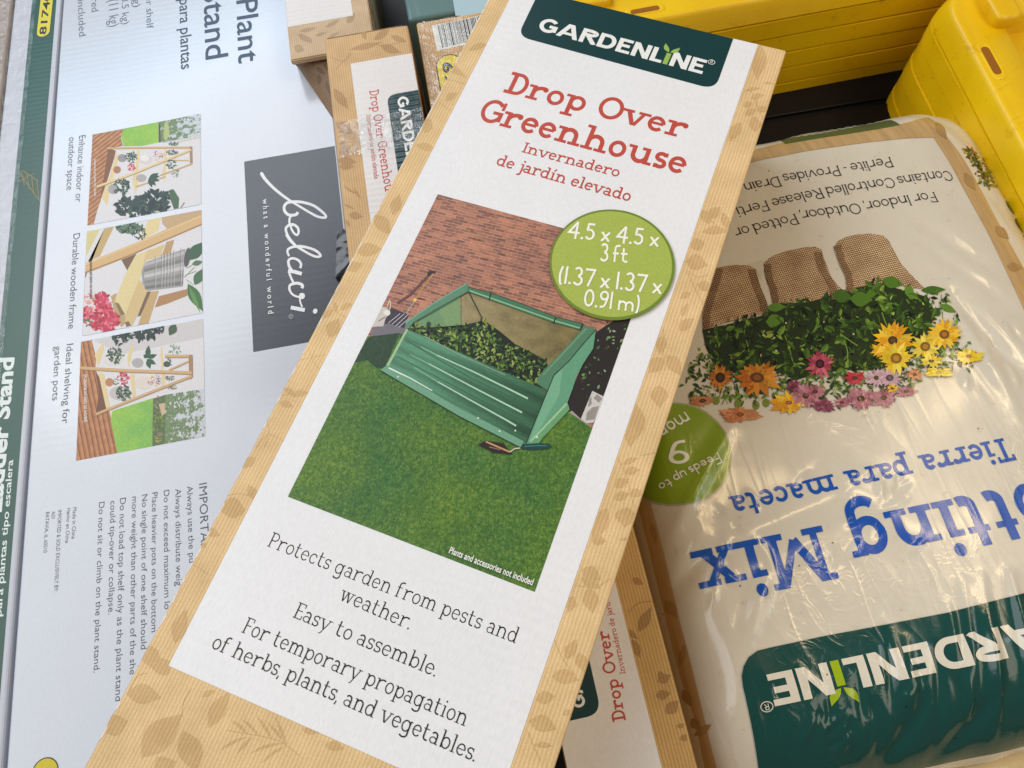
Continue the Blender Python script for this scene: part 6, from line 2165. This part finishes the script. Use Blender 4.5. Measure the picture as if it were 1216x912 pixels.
def daisy(z_, cx, cy, r, cols, ry=1.0, n=15, tip=None, core=(lin(74, 52, 28), .17), rot=0.0):
    c_ = Zp(*z_, cx, cy)
    R_ = r / z_[2]
    daisy.k += 1
    s_.cyc, s_.lo, s_.k = 2, 56 + daisy.k * 4, 0
    n = int(n * 1.35)
    rot += rnd.uniform(-.1, .1)
    for k in range(n):
        a = 2 * math.pi * k / n + rnd.uniform(-.14, .14)
        l = R_ * rnd.uniform(.74, 1.1)
        dx, dy = math.cos(a) * l, math.sin(a) * l * ry
        dx, dy = dx * math.cos(rot) - dy * math.sin(rot), dx * math.sin(rot) + dy * math.cos(rot)
        cc = rnd.choice(cols)
        sh_ = rnd.uniform(.72, 1.08)
        s_.px(leaf((c_[0] + dx * .1, c_[1] + dy * .1), (c_[0] + dx, c_[1] + dy), R_ * rnd.uniform(.24, .32), n=5, bend=R_ * rnd.uniform(-.05, .05)), m_bagi, (cc[0] * sh_, cc[1] * sh_, cc[2] * sh_, 1))
        s_.line([(c_[0] + dx * .2, c_[1] + dy * .2), (c_[0] + dx * .6, c_[1] + dy * .6)], .7, m_bagi, tuple(v * .6 for v in cols[0][:3]) + (1,))
    s_.cyc, s_.k = None, s_.lo + 2
    s_.px(ell(c_[0], c_[1], R_ * core[1] * 1.35, R_ * core[1] * 1.35 * max(.6, ry), 12, rot), m_bagi, core[0])
    s_.px(ell(c_[0], c_[1], R_ * core[1] * .7, R_ * core[1] * .7 * max(.6, ry), 10, rot), m_bagi, tuple(v * 1.9 for v in core[0][:3]) + (1,))
daisy.k = 0
OR = [lin(216, 140, 44), lin(224, 156, 54), lin(196, 112, 36)]
YE = [lin(240, 208, 50), lin(244, 220, 86), lin(232, 188, 36)]
YO = [lin(244, 190, 40), lin(240, 168, 34), lin(246, 206, 70)]
PK = [lin(196, 84, 106), lin(176, 66, 90), lin(206, 108, 122)]
MV = [lin(186, 118, 130), lin(164, 92, 110), lin(196, 138, 146)]
PP = [lin(150, 70, 100), lin(130, 56, 88), lin(166, 84, 112)]
PL = [lin(214, 176, 186), lin(200, 158, 170)]
SA = [lin(206, 132, 84), lin(192, 112, 70), lin(214, 146, 98)]
daisy(zz3, 230, 585, 120, SA, .4, n=11)
daisy(zz3, 530, 695, 185, SA, .36, n=13, rot=.08, core=(lin(120, 70, 40), .12))
daisy(zz4, 640, 528, 80, MV, .55, n=11)
daisy(zz4, 100, 622, 86, PP, .6, n=12)
daisy(zz4, 340, 575, 118, MV, .75, n=13)
daisy(zz4, 490, 570, 92, MV, .75, n=12)
daisy(zz4, 215, 600, 60, MV, .7, n=9)
daisy(zz3, 920, 600, 165, YO, .62, n=14, core=(lin(150, 80, 60), .12))
daisy(zz3, 1160, 620, 70, PP, .8, n=11)
daisy(zz3, 960, 470, 80, PP, .8, n=11)
daisy(zz3, 1060, 545, 140, MV, .78, n=14)
daisy(zz4, 40, 530, 80, MV, .7, n=12)
daisy(zz3, 370, 400, 112, OR, 1.05, n=14, core=(lin(60, 40, 22), .26))
daisy(zz3, 665, 400, 215, OR, .72, n=14, core=(lin(110, 66, 30), .20))
daisy(zz4, 300, 440, 80, [lin(190, 52, 66), lin(204, 70, 80)], .7, n=11)
daisy(zz4, 440, 440, 74, PL, .9, n=11)
daisy(zz4, 528, 440, 88, PL, .85, n=12, core=(lin(80, 60, 70), .22))
daisy(zz4, 545, 510, 44, YO, .8, n=9)
daisy(zz3, 1168, 290, 125, PK, 1.0, n=15, core=(lin(66, 30, 40), .22))
daisy(zz4, 470, 262, 74, YO, .8, n=12)
daisy(zz4, 548, 195, 140, YO, .9, n=18)
daisy(zz4, 570, 312, 118, YE, .95, n=15, core=(lin(140, 100, 30), .24))
daisy(zz4, 800, 330, 80, YE, .6, n=11)
daisy(zz4, 760, 236, 104, YE, .95, n=14, core=(lin(130, 94, 30), .24))
daisy(zz4, 885, 156, 116, YO, .9, n=15, core=(lin(130, 84, 34), .22))
daisy(zz4, 1045, 300, 108, YE, .5, n=12, core=(lin(150, 110, 50), .16), rot=-.1)
daisy(zz4, 690, 420, 66, SA, .7, n=10)
daisy(zz4, 850, 405, 100, YE, .35, n=10, core=(lin(170, 140, 60), .12))
s_.build("flower_print", bag)

# flowers and a letter on the far side face
s_ = Sheet(base=.0004, **BS)
side_poly = Z(*zr, [(392, 285), (430, 296), (492, 340), (524, 400), (556, 450), (500, 468), (462, 430), (425, 360)])
k = 0
while k < 110:
    x, y = rnd.uniform(1140, 1190), rnd.uniform(172, 226)
    if inside((x, y), side_poly):
        lf_(x, y, rnd.uniform(3, 7), .5, GD + GM + [lin(150, 110, 40), lin(190, 160, 50), lin(140, 60, 50)])
        k += 1
s_.build("side_flower_print", bag)
s_ = Sheet(base=.0004, **BS)
sans(s_, "Soil", Zp(*zr, 582, 516), Zp(*zr, 700, 730), Zp(*zr, 612, 510), m_bagi, lin(36, 32, 24), bold=.012)
s_.build("side_lettering", bag)

# lettering
s_ = Sheet(base=.0004, **BS)
s_.step, s_.cyc = 3e-5, 6
zt1 = (820, 500, 3.0707)
BLUE = lin(28, 84, 176)
hP = write(s_, "Mix", SLABB, Zp(*zt1, 476, 381), Zp(*zt1, 5, 478), Zp(*zt1, 505, 580), m_bagi, BLUE)
write(s_, "P", SLABB, Zp(*zt1, 1432, 186), Zp(*zt1, 1292, 215), None, m_bagi, BLUE, h=hP)
write(s_, "otting", SLABB, Zp(*zt1, 1268, 220), Zp(*zt1, 548, 367), None, m_bagi, BLUE, h=hP)
write(s_, "Tierra para maceta", SLAB, Zp(*zt1, 1150, 60), Zp(*zt1, 136, 277), Zp(*zt1, 1140, 152), m_bagi, BLUE)
s_.build("blue_lettering", bag)
s_ = Sheet(base=.0004, **BS)
s_.step, s_.cyc = 3e-5, 6
BK = lin(34, 30, 26)
BOOKB = Face(t=.085, xh=.64, se=.095, st=.045, thin=.75, space=.30, gap=.075)
h1 = write(s_, "For Indoor, Outdoor,", BOOKB, Zp(*z6, 1045, 328), Zp(*z6, 372, 425), Zp(*z6, 1050, 378), m_bagi, BK)
write(s_, "Potted or", BOOKB, Zp(*z6, 352, 436), Zp(*z6, 45, 512), None, m_bagi, BK, h=h1)
write(s_, "Contains Controlled", BOOKB, Zp(*z6, 1122, 224), Zp(*z6, 500, 305), None, m_bagi, BK, h=h1)
write(s_, "Release Ferti", BOOKB, Zp(*z6, 478, 308), Zp(*z6, 55, 407), None, m_bagi, BK, h=h1)
write(s_, "Perlite - Provides", BOOKB, Zp(*z6, 825, 153), Zp(*z6, 287, 240), None, m_bagi, BK, h=h1)
write(s_, "Drain", BOOKB, Zp(*z6, 268, 250), Zp(*z6, 92, 288), None, m_bagi, BK, h=h1)
s_.build("black_lettering", bag)

# green feeding badge
zf2 = (755, 465, 6.512)
s_ = Sheet(base=.0005, **BS)
c_ = s_.plan(Zp(*zf2, 325, 470))
r_ = (s_.plan(Zp(*zf2, 726, 445)) - c_).length
for k in range(14):
    r0_, r1_ = r_ * k / 13, r_ * (k + 1) / 13
    if k == 13:
        r1_ = r_ * 1.03
    for i in range(48):
        a0_, a1_ = 2 * math.pi * i / 48, 2 * math.pi * (i + 1) / 48
        pt_ = lambda r__, a__: (c_.x + r__ * math.cos(a__), c_.y + r__ * math.sin(a__))
        q_ = [pt_(r0_, a0_), pt_(r1_, a0_), pt_(r1_, a1_), pt_(r0_, a1_)] if k else [(c_.x, c_.y), pt_(r1_, a0_), pt_(r1_, a1_)]
        s_.xy(q_, m_bagi, lin(170, 168, 140) if k == 13 else lin(134, 160, 34), same=True)
fb = s_.build("feeding_badge", bag)
s_ = Sheet(base=.0009, **BS)
s_.step, s_.cyc = 3e-5, 6
PW = lin(240, 240, 226)
write(s_, "Feeds up to", HAND, Zp(*zf2, 630, 472), Zp(*zf2, 165, 722), Zp(*zf2, 652, 560), m_bagi, PW)
write(s_, "9", HAND, Zp(*zf2, 396, 374), Zp(*zf2, 238, 384), Zp(*zf2, 330, 562), m_bagi, PW)
write(s_, "mon", HAND, Zp(*zf2, 378, 158), Zp(*zf2, 150, 296), Zp(*zf2, 452, 270), m_bagi, PW)
s_.build("badge_lettering", fb)

# dark name badge at the bottom end
zg = (860, 700, 3.4157)
s_ = Sheet(base=.0009, maxlen=.002, **BS)
bp = Z(*zg, [(75, 395), (70, 350), (78, 312), (98, 275), (135, 248), (185, 236), (400, 190), (640, 145), (900, 95), (1216, 15), (1500, -48)])
bb = Z(*zg, [(1500, 590), (1216, 646), (1010, 664), (950, 696), (830, 735), (600, 800), (400, 830), (140, 800), (118, 640)])
_bl = [s_.plan(q_) for q_ in bp]
_ue = bag_uv(*_bl[-1])[0]
_us = bag_uv(*s_.plan(Zp(*zg, 128, 700)))[0]
_bl += [ub * (_ue + (_us - _ue) * k / 24) + vb_ * (BV0 + .0085) for k in range(25)]
s_.xy(_bl, m_bagi, lin(20, 72, 66))
nb_ = s_.build("name_badge", bag)
s_ = Sheet(base=.0014, maxlen=.003, **BS)
s_.step, s_.cyc = 3e-5, 6
logo(s_, Zp(*zg, 1418, 86), Zp(*zg, 168, 346), Zp(*zg, 190, 477), m_bagi, lin(226, 218, 200), lin(160, 184, 24), TEAL)
s_.build("badge_lettering", nb_)

# end seam of the bag and the bag below it
m_bag2 = film("lower_bag_film", lin(220, 196, 150), crinkle=1.2)
bm = bmesh.new()
gv = []
for j in range(41):
    row = []
    for i in range(81):
        u = .10 + .46 * i / 80
        v = -.42 + .345 * j / 40
        su = edge(u - .10, .06) * edge(.56 - u, .06)
        sv = edge(v + .42, .09) * edge(-.075 - v, .06)
        h = -.078 + .060 * (su * sv) ** .8 + .003 * noise.noise((u * 30, v * 22, 5.5)) + .0016 * noise.noise((u * 90, v * 50, 1.5))
        p = ub * u + vb_ * v
        row.append(bm.verts.new((p.x, p.y, h)))
    gv.append(row)
for j in range(40):
    for i in range(80):
        bm.faces.new((gv[j][i], gv[j][i + 1], gv[j + 1][i + 1], gv[j + 1][i]))
loop = [gv[0][i] for i in range(80)] + [gv[j][80] for j in range(40)] + [gv[40][i] for i in range(80, 0, -1)] + [gv[j][0] for j in range(40, 0, -1)]
bm.faces.new([bm.verts.new((v.co.x, v.co.y, -.0858)) for v in loop])
bm.verts.ensure_lookup_table()
low = list(bm.verts)[-len(loop):]
for i in range(len(loop)):
    k = (i + 1) % len(loop)
    bm.faces.new((loop[k], loop[i], low[i], low[k]))
c2_ = ub * .33 + vb_ * -.25
tag(bm_obj("soil_bag", bm, [m_bag2], None, (c2_.x, c2_.y, -.0858), smooth=True), "pale beige bag end peeking out under the dark badge of the potting soil bag", "soil bag")
